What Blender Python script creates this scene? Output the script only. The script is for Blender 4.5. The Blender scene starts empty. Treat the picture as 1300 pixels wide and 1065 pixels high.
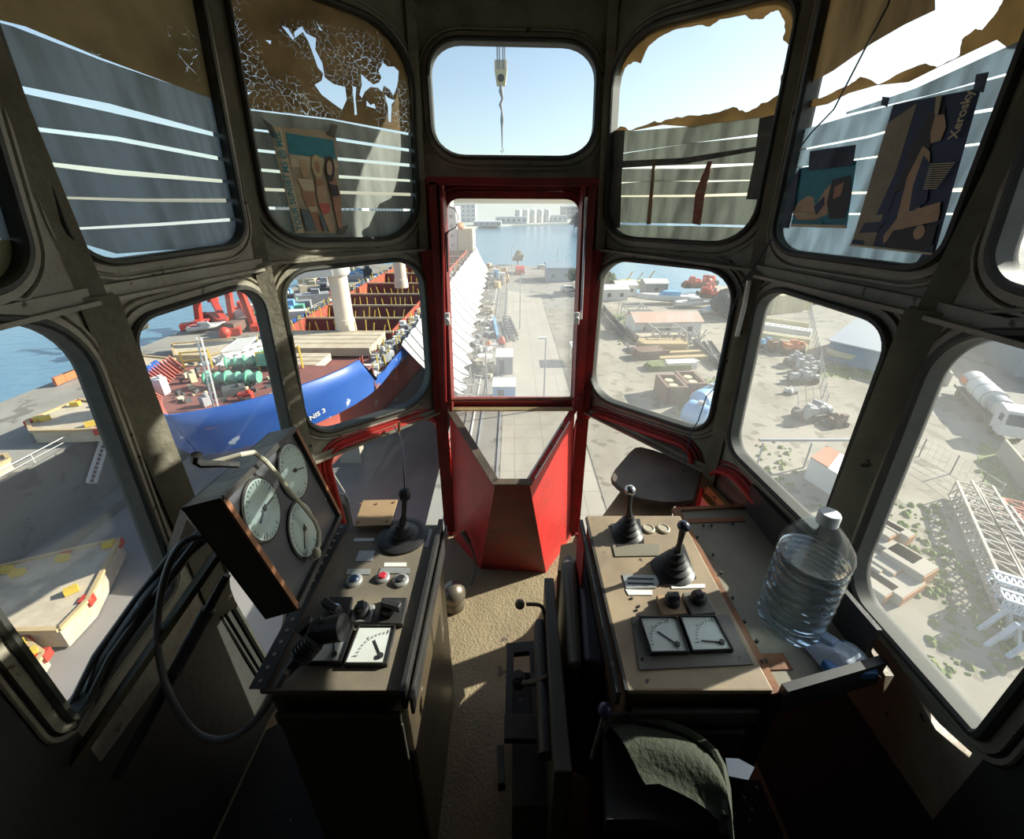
import bpy, math, random
from mathutils import Vector as V, Matrix
from mathutils.geometry import tessellate_polygon
random.seed(7)
C = bpy.context.scene.collection
rnd = random.uniform
# ---------------------------------------------------------------- camera model (1300x1065 frame)
F, CX, CY, PIT = 526.0, 650.0, 487.5, math.radians(23.8)
cp, sp = math.cos(PIT), math.sin(PIT)
def ray(x, y):
    u = (x-CX)/F; v = (y-CY)/F
    return V((u, cp-v*sp, -sp-v*cp))
def onz(x, y, z):
    r = ray(x, y); return r*(z/r.z)
def ony(x, y, Y):
    r = ray(x, y); return r*(Y/r.y)
def onx(x, y, X):
    r = ray(x, y); return r*(X/r.x)
def onp(q, P):
    r = ray(*q); a, n = P; return r*(a.dot(n)/r.dot(n))
def plane(a, b, c):
    a, b, c = V(a), V(b), V(c)
    n = (b-a).cross(c-a).normalized()
    if n.dot(a) > 0: n = -n            # towards the eye
    return (a, n)
def para(qa, qb, qc, qd, dist):
    ra, rb, rc, rd = ray(*qa), ray(*qb), ray(*qc), ray(*qd)
    M = Matrix(((rb.x, -rc.x, rd.x), (rb.y, -rc.y, rd.y), (rb.z, -rc.z, rd.z)))
    s = M.inverted() @ ra
    k = dist/ra.length
    return ra*k, rb*s.x*k, rc*s.y*k, rd*s.z*k

cam = bpy.data.cameras.new('camera'); co = bpy.data.objects.new('camera', cam); C.objects.link(co)
cam.sensor_fit = 'HORIZONTAL'; cam.sensor_width = 36.0; cam.lens = 36.0*F/1300.0
cam.shift_y = -45.0/1300.0; cam.clip_start = 0.02; cam.clip_end = 20000
co.rotation_euler = (math.pi/2-PIT, 0, 0)
bpy.context.scene.camera = co

# ---------------------------------------------------------------- mesh builder
class MB:
    def __init__(s): s.v = []; s.f = []; s.m = []; s.s = []
    def add(s, vs, fs, mi=0, sm=False):
        o = len(s.v); s.v += [V(p) for p in vs]
        for f in fs: s.f.append([i+o for i in f]); s.m.append(mi); s.s.append(sm)
        return s
    def obox(s, p, a, b, c, mi=0):
        p, a, b, c = V(p), V(a), V(b), V(c)
        vs = [p, p+a, p+a+b, p+b, p+c, p+a+c, p+a+b+c, p+b+c]
        fs = [(0,3,2,1), (4,5,6,7), (0,1,5,4), (1,2,6,5), (2,3,7,6), (3,0,4,7)]
        if a.cross(b).dot(c) < 0: fs = [f[::-1] for f in fs]
        return s.add(vs, fs, mi)
    def box(s, c, d, rz=0, mi=0):
        c = V(c); R = Matrix.Rotation(rz, 3, 'Z')
        a, b, e = R @ V((d[0],0,0)), R @ V((0,d[1],0)), V((0,0,d[2]))
        return s.obox(c-a/2-b/2-e/2, a, b, e, mi)
    def prism(s, poly, vec, mi=0):
        poly = [V(p) for p in poly]; vec = V(vec); n = len(poly)
        if n < 3: return s
        nn = V((0,0,0))
        for i in range(n): nn += poly[i].cross(poly[(i+1) % n])
        if nn.dot(vec) > 0: poly = poly[::-1]
        tr = tessellate_polygon([poly]) if n > 4 else None
        vs = poly+[p+vec for p in poly]
        fs = []
        if tr:
            for t in tr:
                t = list(t); q = (poly[t[1]]-poly[t[0]]).cross(poly[t[2]]-poly[t[0]])
                if q.dot(vec) > 0: t = t[::-1]
                fs.append(tuple(t)); fs.append(tuple(i+n for i in t[::-1]))
        else:
            fs = [tuple(range(n)), tuple(i+n for i in range(n))[::-1]]
        for i in range(n):
            j = (i+1) % n; fs.append((j, i, i+n, j+n))
        return s.add(vs, fs, mi)
    def plate(s, outer, holes, vec, mi=0, mr=None):
        loops = [[V(p) for p in outer]]+[[V(p) for p in h] for h in holes]
        vec = V(vec); flat = [p for l in loops for p in l]; n = len(flat)
        tr = tessellate_polygon(loops); fs = []
        for t in tr:
            t = list(t); q = (flat[t[1]]-flat[t[0]]).cross(flat[t[2]]-flat[t[0]])
            if q.dot(vec) > 0: t = t[::-1]
            fs.append(tuple(t)); fs.append(tuple(i+n for i in t[::-1]))
        s.add(flat+[p+vec for p in flat], fs, mi)
        o = len(s.v)-2*n; k = 0
        for l in loops:
            m = len(l)
            for i in range(m):
                j = (i+1) % m
                s.f.append([o+k+i, o+k+j, o+k+j+n, o+k+i+n]); s.m.append(mi if mr is None else mr); s.s.append(False)
            k += m
        return s
    def tube(s, pts, r, n=8, closed=False, mi=0, sm=True):
        pts = [V(p) for p in pts]; m = len(pts)
        rr = r if isinstance(r, (list, tuple)) else [r]*m
        vs = []; up = None
        for i, p in enumerate(pts):
            a = pts[(i-1) % m] if (closed or i > 0) else p
            b = pts[(i+1) % m] if (closed or i < m-1) else p
            t = (b-a)
            if t.length < 1e-9: t = V((0,0,1))
            t.normalize()
            if up is None:
                up = V((0,0,1)) if abs(t.z) < .9 else V((1,0,0))
            x = t.cross(up)
            if x.length < 1e-6: x = t.orthogonal()
            x.normalize(); y = x.cross(t).normalized(); up = y
            for k in range(n):
                an = 2*math.pi*k/n; vs.append(p+(x*math.cos(an)+y*math.sin(an))*rr[i])
        fs = []
        for i in range(m if closed else m-1):
            j = (i+1) % m
            for k in range(n):
                l = (k+1) % n; fs.append((i*n+k, j*n+k, j*n+l, i*n+l))
        if not closed:
            fs.append(tuple(range(n))); fs.append(tuple((m-1)*n+k for k in range(n))[::-1])
        return s.add(vs, fs, mi, sm)
    def cyl(s, a, b, r0, r1=None, n=12, mi=0, sm=True):
        return s.tube([a, b], [r0, r0 if r1 is None else r1], n, mi=mi, sm=sm)
    def lathe(s, prof, o, ax=(0,0,1), n=20, mi=0, sm=True, sq=None):
        o = V(o); ax = V(ax).normalized(); x = ax.orthogonal().normalized(); y = ax.cross(x)
        vs = []; m = len(prof)
        for r, h in prof:
            for k in range(n):
                an = 2*math.pi*k/n
                vs.append(o+ax*h+(x*math.cos(an)+y*math.sin(an))*max(r, 1e-5))
        fs = []
        for i in range(m-1):
            for k in range(n):
                l = (k+1) % n; fs.append((i*n+k, i*n+l, (i+1)*n+l, (i+1)*n+k))
        fs.append(tuple(range(n))[::-1]); fs.append(tuple((m-1)*n+k for k in range(n)))
        return s.add(vs, fs, mi, sm)
    def ball(s, c, r, n=12, mi=0, sc=(1,1,1)):
        c = V(c); vs = []; fs = []; h = n//2+1
        for i in range(h+1):
            th = math.pi*i/h
            for k in range(n):
                an = 2*math.pi*k/n
                vs.append(c+V((math.sin(th)*math.cos(an)*sc[0], math.sin(th)*math.sin(an)*sc[1], math.cos(th)*sc[2]))*r)
        for i in range(h):
            for k in range(n):
                l = (k+1) % n; fs.append((i*n+k, (i+1)*n+k, (i+1)*n+l, i*n+l))
        return s.add(vs, fs, mi, True)
    def bar(s, a, b, w, h=None, up=(0,0,1), mi=0):
        a, b = V(a), V(b); h = w if h is None else h; t = (b-a).normalized(); x = t.cross(V(up))
        if x.length < 1e-4: x = t.orthogonal()
        x.normalize(); y = x.cross(t).normalized()
        return s.obox(a-x*w/2-y*h/2, x*w, b-a, y*h, mi)
    def grid(s, rows, mi=0, sm=True, flip=False):
        m = len(rows); n = len(rows[0]); fs = []
        for i in range(m-1):
            for k in range(n-1):
                f = (i*n+k, i*n+k+1, (i+1)*n+k+1, (i+1)*n+k); fs.append(f[::-1] if flip else f)
        return s.add([p for r in rows for p in r], fs, mi, sm)
    def build(s, name, mats, parent=None, label=None, cat=None, group=None, kind=None, org=None, bev=0):
        if not isinstance(mats, (list, tuple)): mats = [mats]
        lo = V([min(p[i] for p in s.v) for i in range(3)]); hi = V([max(p[i] for p in s.v) for i in range(3)])
        c = V(((lo.x+hi.x)/2, (lo.y+hi.y)/2, lo.z)) if org is None else V(org)
        me = bpy.data.meshes.new(name)
        me.from_pydata([p-c for p in s.v], [], s.f)
        for m in mats: me.materials.append(m)
        me.polygons.foreach_set('material_index', s.m); me.polygons.foreach_set('use_smooth', s.s)
        me.update()
        o = bpy.data.objects.new(name, me); C.objects.link(o)
        if any(s.s):
            me.set_sharp_from_angle(angle=math.radians(42))
        if parent is not None:
            o.parent = parent; o.location = c-WL[parent.name]
        else: o.location = c
        WL[o.name] = c.copy()
        if bev:
            b = o.modifiers.new('bevel', 'BEVEL'); b.width = bev; b.segments = 2; b.limit_method = 'ANGLE'
        tag(o, label, cat, group, kind)
        return o
WL = {}
def tag(o, label=None, cat=None, group=None, kind=None):
    if label: o['label'] = label
    if cat: o['category'] = cat
    if group: o['group'] = group
    if kind: o['kind'] = kind
    return o
def thing(name, loc, label, cat, group=None, kind=None):
    o = bpy.data.objects.new(name, None); C.objects.link(o); o.location = V(loc); o.empty_display_size = .1
    WL[o.name] = V(loc); return tag(o, label, cat, group, kind)
def copy_tree(o, parent=None):
    c = o.copy(); C.objects.link(c)
    if parent: c.parent = parent
    for ch in list(o.children): copy_tree(ch, c)
    return c
def place(o, loc, rz=0, label=None, sc=None):
    o.location = V(loc); o.rotation_euler = (0,0,rz)
    if sc: o.scale = (sc,)*3 if not isinstance(sc, tuple) else sc
    if label: o['label'] = label
    return o
def rpoly(pts, rad, n=7):
    """rounded polygon in photo coordinates"""
    out = []; m = len(pts)
    if not isinstance(rad, (list, tuple)): rad = [rad]*m
    for i in range(m):
        p = V(pts[i]).to_2d() if False else V((pts[i][0], pts[i][1])); a = V(pts[i-1][:2]); b = V(pts[(i+1) % m][:2]); r = rad[i]
        if r <= 0: out.append(tuple(p)); continue
        da, db = a-p, b-p; ra = min(r*1.25, da.length*.48); rb = min(r*1.25, db.length*.48)
        A = p+da.normalized()*ra; B = p+db.normalized()*rb
        for k in range(n+1):
            t = k/n; w = (1-t)**3; x = 3*(1-t)**2*t; y = 3*(1-t)*t*t; z = t**3
            q = A*w+(A.lerp(p, .58))*x+(B.lerp(p, .58))*y+B*z
            out.append((q.x, q.y))
    return out
def clip(sub, win):
    """clip polygon by convex window polygon (2D)"""
    ar = sum(win[i][0]*win[(i+1) % len(win)][1]-win[(i+1) % len(win)][0]*win[i][1] for i in range(len(win)))
    if ar < 0: win = win[::-1]
    out = list(sub)
    for i in range(len(win)):
        a, b = win[i], win[(i+1) % len(win)]
        if math.hypot(a[0]-b[0], a[1]-b[1]) < 1e-6: continue
        ins = lambda p: (b[0]-a[0])*(p[1]-a[1])-(b[1]-a[1])*(p[0]-a[0]) >= 0
        inp, out = out, []
        for k in range(len(inp)):
            p, q = inp[k-1], inp[k]; ip, iq = ins(p), ins(q)
            if ip != iq:
                d1 = (b[0]-a[0])*(p[1]-a[1])-(b[1]-a[1])*(p[0]-a[0]); d2 = (b[0]-a[0])*(q[1]-a[1])-(b[1]-a[1])*(q[0]-a[0])
                t = d1/(d1-d2); out.append((p[0]+(q[0]-p[0])*t, p[1]+(q[1]-p[1])*t))
            if iq: out.append(q)
        if not out: return []
    res = []
    for p in out:
        if not res or math.hypot(p[0]-res[-1][0], p[1]-res[-1][1]) > .05: res.append(p)
    return res
def offs(pts, n, d):
    """offset planar closed 3D loop by d (outward positive)"""
    m = len(pts); c = sum(pts, V((0,0,0)))/m; out = []
    for i in range(m):
        t = (pts[(i+1) % m]-pts[i-1])
        if t.length < 1e-9: t = pts[(i+2) % m]-pts[i-2]
        o = t.cross(n).normalized()
        if o.dot(pts[i]-c) < 0: o = -o
        out.append(pts[i]+o*d)
    return out

# ---------------------------------------------------------------- materials
def mat(name, col, rough=.6, metal=0, dirt=None, amt=.5, scale=4, bump=0, bscale=None, spots=None, spt=.6, spscale=20, **kw):
    m = bpy.data.materials.new(name); m.use_nodes = True; nt = m.node_tree; N = nt.nodes; L = nt.links
    b = N['Principled BSDF']; b.inputs['Roughness'].default_value = rough; b.inputs['Metallic'].default_value = metal
    c4 = tuple(col)+(1,) if len(col) == 3 else col
    tc = N.new('ShaderNodeTexCoord'); outc = None
    if dirt is None: dirt = tuple(x*.75 for x in col)
    nz = N.new('ShaderNodeTexNoise'); nz.inputs['Scale'].default_value = scale; nz.inputs['Detail'].default_value = 6; nz.inputs['Roughness'].default_value = .65
    L.new(tc.outputs['Object'], nz.inputs['Vector'])
    mr = N.new('ShaderNodeMapRange'); mr.inputs['From Min'].default_value = .42; mr.inputs['From Max'].default_value = .68
    mr.inputs['To Max'].default_value = amt; L.new(nz.outputs['Fac'], mr.inputs['Value'])
    mx = N.new('ShaderNodeMix'); mx.data_type = 'RGBA'; mx.inputs['A'].default_value = c4; mx.inputs['B'].default_value = tuple(dirt)+(1,)
    L.new(mr.outputs['Result'], mx.inputs['Factor']); outc = mx.outputs['Result']
    if spots is not None:
        n2 = N.new('ShaderNodeTexNoise'); n2.inputs['Scale'].default_value = spscale; n2.inputs['Detail'].default_value = 4
        L.new(tc.outputs['Object'], n2.inputs['Vector'])
        m2 = N.new('ShaderNodeMapRange'); m2.inputs['From Min'].default_value = spt; m2.inputs['From Max'].default_value = spt+.03
        L.new(n2.outputs['Fac'], m2.inputs['Value'])
        x2 = N.new('ShaderNodeMix'); x2.data_type = 'RGBA'; x2.inputs['B'].default_value = tuple(spots)+(1,)
        L.new(outc, x2.inputs['A']); L.new(m2.outputs['Result'], x2.inputs['Factor']); outc = x2.outputs['Result']
    L.new(outc, b.inputs['Base Color'])
    if bump:
        bp = N.new('ShaderNodeBump'); bp.inputs['Strength'].default_value = bump; bp.inputs['Distance'].default_value = kw.get('bd', .01)
        n3 = N.new('ShaderNodeTexNoise'); n3.inputs['Scale'].default_value = bscale or scale*4; n3.inputs['Detail'].default_value = 5
        L.new(tc.outputs['Object'], n3.inputs['Vector']); L.new(n3.outputs['Fac'], bp.inputs['Height']); L.new(bp.outputs['Normal'], b.inputs['Normal'])
    if 'trans' in kw: b.inputs['Transmission Weight'].default_value = kw['trans']
    if 'ior' in kw: b.inputs['IOR'].default_value = kw['ior']
    m['x'] = 1
    return m
def glassmat(name, dust, col=(.8,.8,.76), tint=(.93,.96,.95), sc=3, streak=0.5):
    m = bpy.data.materials.new(name); m.use_nodes = True; nt = m.node_tree; N = nt.nodes; L = nt.links
    N.remove(N['Principled BSDF']); out = N['Material Output']
    tr = N.new('ShaderNodeBsdfTransparent'); tr.inputs['Color'].default_value = tint+(1,)
    tl = N.new('ShaderNodeBsdfTranslucent'); tl.inputs['Color'].default_value = col+(1,)
    df = N.new('ShaderNodeBsdfDiffuse'); df.inputs['Color'].default_value = col+(1,)
    ad = N.new('ShaderNodeMixShader'); ad.inputs['Fac'].default_value = .35; L.new(tl.outputs[0], ad.inputs[1]); L.new(df.outputs[0], ad.inputs[2])
    tc = N.new('ShaderNodeTexCoord'); nz = N.new('ShaderNodeTexNoise'); nz.inputs['Scale'].default_value = sc; nz.inputs['Detail'].default_value = 8; nz.inputs['Distortion'].default_value = 1.2
    L.new(tc.outputs['Object'], nz.inputs['Vector'])
    mr = N.new('ShaderNodeMapRange'); mr.inputs['From Min'].default_value = .3; mr.inputs['From Max'].default_value = .8
    mr.inputs['To Min'].default_value = dust*(1-streak); mr.inputs['To Max'].default_value = dust*(1+2*streak)
    L.new(nz.outputs['Fac'], mr.inputs['Value'])
    mx = N.new('ShaderNodeMixShader'); L.new(mr.outputs['Result'], mx.inputs['Fac']); L.new(tr.outputs[0], mx.inputs[1]); L.new(ad.outputs[0], mx.inputs[2])
    gl = N.new('ShaderNodeBsdfGlossy'); gl.inputs['Roughness'].default_value = .02
    fr = N.new('ShaderNodeFresnel'); fr.inputs['IOR'].default_value = 1.25
    ge = N.new('ShaderNodeNewGeometry'); mt_ = N.new('ShaderNodeMath'); mt_.operation = 'SUBTRACT'; mt_.inputs[0].default_value = 1; L.new(ge.outputs['Backfacing'], mt_.inputs[1]); mu = N.new('ShaderNodeMath'); mu.operation = 'MULTIPLY'; L.new(mt_.outputs[0], mu.inputs[0]); L.new(fr.outputs[0], mu.inputs[1])
    m2 = N.new('ShaderNodeMixShader'); L.new(mu.outputs[0], m2.inputs['Fac']); L.new(mx.outputs[0], m2.inputs[1]); L.new(gl.outputs[0], m2.inputs[2])
    L.new(m2.outputs[0], out.inputs['Surface'])
    return m
def filmmat(name, col, tl, alpha_cracks=None, wrinkle=True, dirt=None):
    """thin film: diffuse + translucent, optional transparent cracks"""
    m = bpy.data.materials.new(name); m.use_nodes = True; nt = m.node_tree; N = nt.nodes; L = nt.links
    N.remove(N['Principled BSDF']); out = N['Material Output']
    tc = N.new('ShaderNodeTexCoord'); nz = N.new('ShaderNodeTexNoise'); nz.inputs['Scale'].default_value = 9; nz.inputs['Detail'].default_value = 7
    mp = N.new('ShaderNodeMapping'); mp.inputs['Scale'].default_value = (3, 3, .5) if wrinkle else (1, 1, 1)
    L.new(tc.outputs['Object'], mp.inputs['Vector']); L.new(mp.outputs[0], nz.inputs['Vector'])
    mx = N.new('ShaderNodeMix'); mx.data_type = 'RGBA'; mx.inputs['A'].default_value = tuple(col)+(1,)
    mx.inputs['B'].default_value = tuple(dirt or [c*.6 for c in col])+(1,); mr = N.new('ShaderNodeMapRange'); mr.inputs['From Min'].default_value = .4; mr.inputs['From Max'].default_value = .7
    L.new(nz.outputs['Fac'], mr.inputs['Value']); L.new(mr.outputs[0], mx.inputs['Factor'])
    df = N.new('ShaderNodeBsdfDiffuse'); tlr = N.new('ShaderNodeBsdfTranslucent'); L.new(mx.outputs['Result'], df.inputs['Color']); L.new(mx.outputs['Result'], tlr.inputs['Color'])
    bp = N.new('ShaderNodeBump'); bp.inputs['Strength'].default_value = .6; bp.inputs['Distance'].default_value = .004; L.new(nz.outputs['Fac'], bp.inputs['Height']); L.new(bp.outputs[0], df.inputs['Normal'])
    ms = N.new('ShaderNodeMixShader'); ms.inputs['Fac'].default_value = tl; L.new(df.outputs[0], ms.inputs[1]); L.new(tlr.outputs[0], ms.inputs[2])
    res = ms.outputs[0]
    if alpha_cracks:
        vo = N.new('ShaderNodeTexVoronoi'); vo.feature = 'DISTANCE_TO_EDGE'; vo.inputs['Scale'].default_value = alpha_cracks[0]
        n2 = N.new('ShaderNodeTexNoise'); n2.inputs['Scale'].default_value = 14; n2.inputs['Detail'].default_value = 4; L.new(tc.outputs['Object'], n2.inputs['Vector'])
        vm = N.new('ShaderNodeVectorMath'); vm.operation = 'MULTIPLY_ADD'; vm.inputs[1].default_value = (.05, .05, .05); L.new(n2.outputs['Color'], vm.inputs[0]); L.new(tc.outputs['Object'], vm.inputs[2])
        L.new(vm.outputs[0], vo.inputs['Vector'])
        n3 = N.new('ShaderNodeTexNoise'); n3.inputs['Scale'].default_value = 5; L.new(tc.outputs['Object'], n3.inputs['Vector'])
        m3 = N.new('ShaderNodeMapRange'); m3.inputs['From Min'].default_value = alpha_cracks[1]; m3.inputs['From Max'].default_value = alpha_cracks[1]+.2; m3.inputs['To Max'].default_value = alpha_cracks[2]
        L.new(n3.outputs['Fac'], m3.inputs['Value'])
        lt = N.new('ShaderNodeMath'); lt.operation = 'LESS_THAN'; L.new(vo.outputs['Distance'], lt.inputs[0]); L.new(m3.outputs[0], lt.inputs[1])
        tr = N.new('ShaderNodeBsdfTransparent'); m4 = N.new('ShaderNodeMixShader'); L.new(lt.outputs[0], m4.inputs['Fac']); L.new(res, m4.inputs[1]); L.new(tr.outputs[0], m4.inputs[2]); res = m4.outputs[0]
    L.new(res, out.inputs['Surface'])
    return m
M = {}
M['paint'] = mat('olive_grey_paint', (.315,.29,.225), .5, dirt=(.15,.13,.095), amt=.75, scale=7, bump=.25, bscale=60, spots=(.06,.045,.03), spt=.68, spscale=30)
M['paint_shade'] = mat('shade_dark_paint', (.03,.03,.028), .6, dirt=(.02,.02,.018), amt=.7, scale=9, bump=.2)  # near-black tone stands in for shade on the rear and lower walls
M['rubber'] = mat('rubber_gasket', (.035,.036,.03), .6, dirt=(.07,.07,.05), amt=.6, scale=20)
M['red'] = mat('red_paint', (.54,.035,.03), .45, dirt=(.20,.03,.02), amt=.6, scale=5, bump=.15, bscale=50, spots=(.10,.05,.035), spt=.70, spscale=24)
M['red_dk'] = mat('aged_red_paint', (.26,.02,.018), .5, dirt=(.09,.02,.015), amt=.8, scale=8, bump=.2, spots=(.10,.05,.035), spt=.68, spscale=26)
M['black'] = mat('black_paint', (.022,.022,.024), .5, dirt=(.05,.045,.035), amt=.6, scale=8, bump=.15, bscale=50, spots=(.13,.12,.10), spt=.7, spscale=40)
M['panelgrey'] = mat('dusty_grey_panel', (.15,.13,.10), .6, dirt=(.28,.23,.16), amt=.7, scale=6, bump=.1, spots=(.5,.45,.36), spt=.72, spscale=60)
M['wornsteel'] = mat('worn_steel', (.23,.20,.16), .35, .6, dirt=(.10,.07,.045), amt=.8, scale=10, bump=.15)
M['rust'] = mat('rusty_paint', (.25,.10,.04), .7, dirt=(.10,.05,.03), amt=.8, scale=14, bump=.2)
M['wood'] = mat('dusty_board', (.36,.24,.13), .7, dirt=(.22,.14,.08), amt=.7, scale=5, bump=.1)
M['darkwood'] = mat('dark_worn_board', (.16,.12,.09), .6, dirt=(.06,.05,.04), amt=.8, scale=6, bump=.3, spots=(.6,.6,.6), spt=.74, spscale=50)
M['rubberblack'] = mat('black_rubber', (.018,.018,.02), .45, dirt=(.04,.04,.04), amt=.5, scale=12)
M['hose'] = mat('cable_sheath', (.05,.05,.05), .5, dirt=(.10,.09,.07), amt=.6, scale=15)
M['greycable'] = mat('grey_cable', (.42,.40,.32), .5, dirt=(.25,.23,.18), scale=10)
M['vinyl'] = mat('blue_black_vinyl', (.035,.038,.055), .4, dirt=(.06,.06,.06), amt=.5, scale=6, bump=.15)
M['greyvinyl'] = mat('grey_vinyl', (.13,.12,.10), .5, dirt=(.07,.06,.05), amt=.6, scale=6, bump=.2)
M['greencloth'] = mat('olive_green_cushion', (.03,.04,.022), .8, dirt=(.05,.06,.04), amt=.6, scale=8, bump=.3, bscale=120)
M['dial'] = mat('dial_white', (.62,.66,.64), .4, dirt=(.5,.5,.44), amt=.5, scale=12)
M['ink'] = mat('dial_ink', (.03,.03,.03), .5)
M['white'] = mat('white_paint', (.78,.78,.76), .5, dirt=(.6,.58,.54), amt=.6, scale=2)
M['alu'] = mat('label_aluminium', (.45,.46,.45), .35, .5, dirt=(.3,.3,.28), scale=20)
M['bluebtn'] = mat('blue_button', (.03,.07,.16), .35)
M['redbtn'] = mat('red_button', (.5,.03,.05), .35)
M['chrome'] = mat('bright_steel', (.6,.6,.62), .2, .9, dirt=(.3,.28,.25), scale=12)
M['floor'] = mat('worn_floor_sheet', (.30,.235,.14), .75, dirt=(.18,.135,.08), amt=.8, scale=4, bump=.5, bscale=120, spots=(.10,.08,.06), spt=.68, spscale=16)
M['floor_dk'] = mat('dark_flaked_floor', (.02,.018,.015), .7, dirt=(.05,.04,.03), scale=5, bump=.4, spots=(.75,.72,.66), spt=.67, spscale=110)
M['brass'] = mat('yellow_cream_strip', (.50,.42,.20), .5, dirt=(.2,.15,.08), amt=.7, scale=10)
SKY_S, SUN_E, SUN_EL, EXPO = .150, 7.4, 27.5, 0.6
# ================================================================ CAB SHELL
P1L, P2L, P3L, P4L = V((-.31,1.56,-.157)), V((-.69,1.18,-.157)), V((-.77,.77,-.157)), V((-.77,.424,-.157))
P1R, P2R, P3R, P4R = V((.31,1.56,-.157)), V((.65,1.13,-.167)), V((.714,.703,-.167)), V((.714,.345,-.167))
T1L, T1R = V((-.307,1.64,.53)), V((.307,1.64,.53))
PC_U = plane(P1L, P1R, T1L)
PL1U = plane(P1L, P2L, T1L); T2L = onp((264,0), PL1U)
PR1U = plane(P1R, P2R, T1R); T2R = onp((1031,0), PR1U)
PL2U = plane(P2L, P3L, T2L); T3L = onp((0,75), PL2U)
PR2U = plane(P2R, P3R, T2R); T3R = onp((1292,150), PR2U)
PL3U = plane(P3L, T3L, P4L); PR3U = plane(P3R, T3R, P4R)
def lift(a, b, z): return a+(b-a)*((z-a.z)/(b.z-a.z))
ZT = .60
T1L, T2L, T3L = lift(P1L, T1L, ZT), lift(P2L, T2L, ZT), lift(P3L, T3L, ZT)
T1R, T2R, T3R = lift(P1R, T1R, ZT), lift(P2R, T2R, ZT), lift(P3R, T3R, ZT)
T4L, T4R = V((T3L.x, .424, ZT)), V((T3R.x, .345, ZT))
def vz(p, z): return V((p.x, p.y, z))
ZS, ZF = -.80, -1.50
dn = lambda a, b: plane(a, b, vz(a, -1.4))
PC_D, PL1D, PR1D, PL2D, PR2D, PL3D, PR3D = dn(P1L, P1R), dn(P1L, P2L), dn(P1R, P2R), dn(P2L, P3L), dn(P2R, P3R), dn(P3L, P4L), dn(P3R, P4R)

glass_clear = glassmat('window_glass_clean', .012)
glass_dust = glassmat('window_glass_dusty', .055)
glass_left = glassmat('window_glass_left', .03)
wn = [0]
def wall(name, label, outer, holes, P, m, t=.022, inner=None):
    a, n = P; mb = MB()
    hs = [[onp(q, P) for q in h] for h in holes]
    mb.plate(outer, hs, -n*t)
    for h in [h_ for h_ in hs if max((p-h_[0]).length for p in h_) > .2 and len(h_) > 10]:   # pressed rims round the openings
        mb.plate([p+n*.010 for p in offs(h, n, .024)], [[p+n*.010 for p in offs(h, n, .010)]], -n*.0095)
        mb.tube(offs([p+n*.004 for p in h], n, .034), .0045, 6, closed=True)
    mb.build(name, m, label=label, cat='wall', kind='structure')
def window(hole, P, glass, label, m=None, pane=True):
    wn[0] += 1; a, n = P; h = [onp(q, P) for q in hole]; c = sum(h, V((0,0,0)))/len(h)
    w = thing('window_%d' % wn[0], c-n*.01, label, 'window', kind='structure')
    mb = MB(); mb.plate([p+n*.016 for p in offs(h, n, .010)], [[p+n*.016 for p in offs(h, n, -.004)]], -n*.034)
    mb.tube([p+n*.016 for p in offs(h, n, .003)], .007, 6, closed=True)
    mb.build('gasket', m or M['rubber'], w)
    if pane:
        g = MB(); g.prism([p-n*.010 for p in h], -n*.004); g.build('pane', glass, w)
    return w
W = {}
W['CU'] = rpoly([(543,52),(759,57),(753,201),(552,199)], [34,36,34,32])
W['CD'] = rpoly([(566,252),(736,253),(725,506),(576,506)], [14,14,2,2])
W['SL'] = [(580,245.5),(590,242.8),(715,242.8),(723,246),(715,248),(590,248)]
W['L1U'] = rpoly([(280,-45),(519,42),(528,302),(343,304)], [40,60,38,40])
W['R1U'] = rpoly([(785,44),(1022,-14),(955,311),(771,300)], [55,40,42,28])
W['L2U'] = rpoly([(-46,-55),(240,-40),(307,309),(95,338)], [30,20,22,46])
W['R2U'] = rpoly([(1066,-50),(1350,-50),(1197,343),(985,317)], [20,30,36,26])
W['L3U'] = rpoly([(-220,60),(-55,60),(34,352),(-200,420)], [30,20,40,30])
W['R3U'] = rpoly([(1345,110),(1560,110),(1500,420),(1262,352)], [20,30,30,34])
W['L1D'] = rpoly([(354,346),(534,327),(546,506),(390,554)], [30,30,30,30])
W['R1D'] = rpoly([(765,327),(941,345),(900,549),(750,501)], [28,36,22,26])
W['L2D'] = rpoly([(155,410),(324,357),(374,592),(240,655)], [30,30,20,20])
W['R2D'] = rpoly([(972,361),(1144,414),(1046,679),(929,566)], [28,34,10,18])
W['L3D'] = rpoly([(-294,400),(88,410),(213,742),(84,912)], [60,54,10,8])
W['R3D'] = rpoly([(1206,424),(1655,430),(1252,934),(1080,742)], [48,60,8,34])
W['L1B'] = rpoly([(413,573),(556,521),(577,704),(452,722)], [18,26,24,14])
W['R1B'] = rpoly([(741,519),(885,571),(847,690),(722,700)], [22,18,12,22])
W['L2B'] = rpoly([(278,692),(432,636),(446,700),(400,830),(347,860),(284,752)], [12,6,6,6,8,8])
W['R2B'] = rpoly([(906,597),(934,603),(985,664),(878,690)], [14,12,6,6])
ZH = ony(650,226,1.58).z
def quad(a, b, z0, z1): return [vz(a, z0), vz(b, z0), vz(b, z1), vz(a, z1)]
wall('wall_front_upper', 'olive grey painted panel around the small window over the red frame', [lift(P1L,T1L,ZH), lift(P1R,T1R,ZH), T1R, T1L], [W['CU']], PC_U, M['paint'])
wall('wall_front_left_upper', 'olive grey upper wall panel with large rounded opening left of the red frame', [P1L, P2L, T2L, T1L], [W['L1U']], PL1U, M['paint'])
wall('wall_front_right_upper', 'olive grey upper wall panel with large rounded opening right of the red frame', [P1R, P2R, T2R, T1R], [W['R1U']], PR1U, M['paint'])
wall('wall_left_upper', 'olive grey upper side panel holding the left silver striped window', [P2L, P3L, T3L, T2L], [W['L2U']], PL2U, M['paint'])
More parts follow.
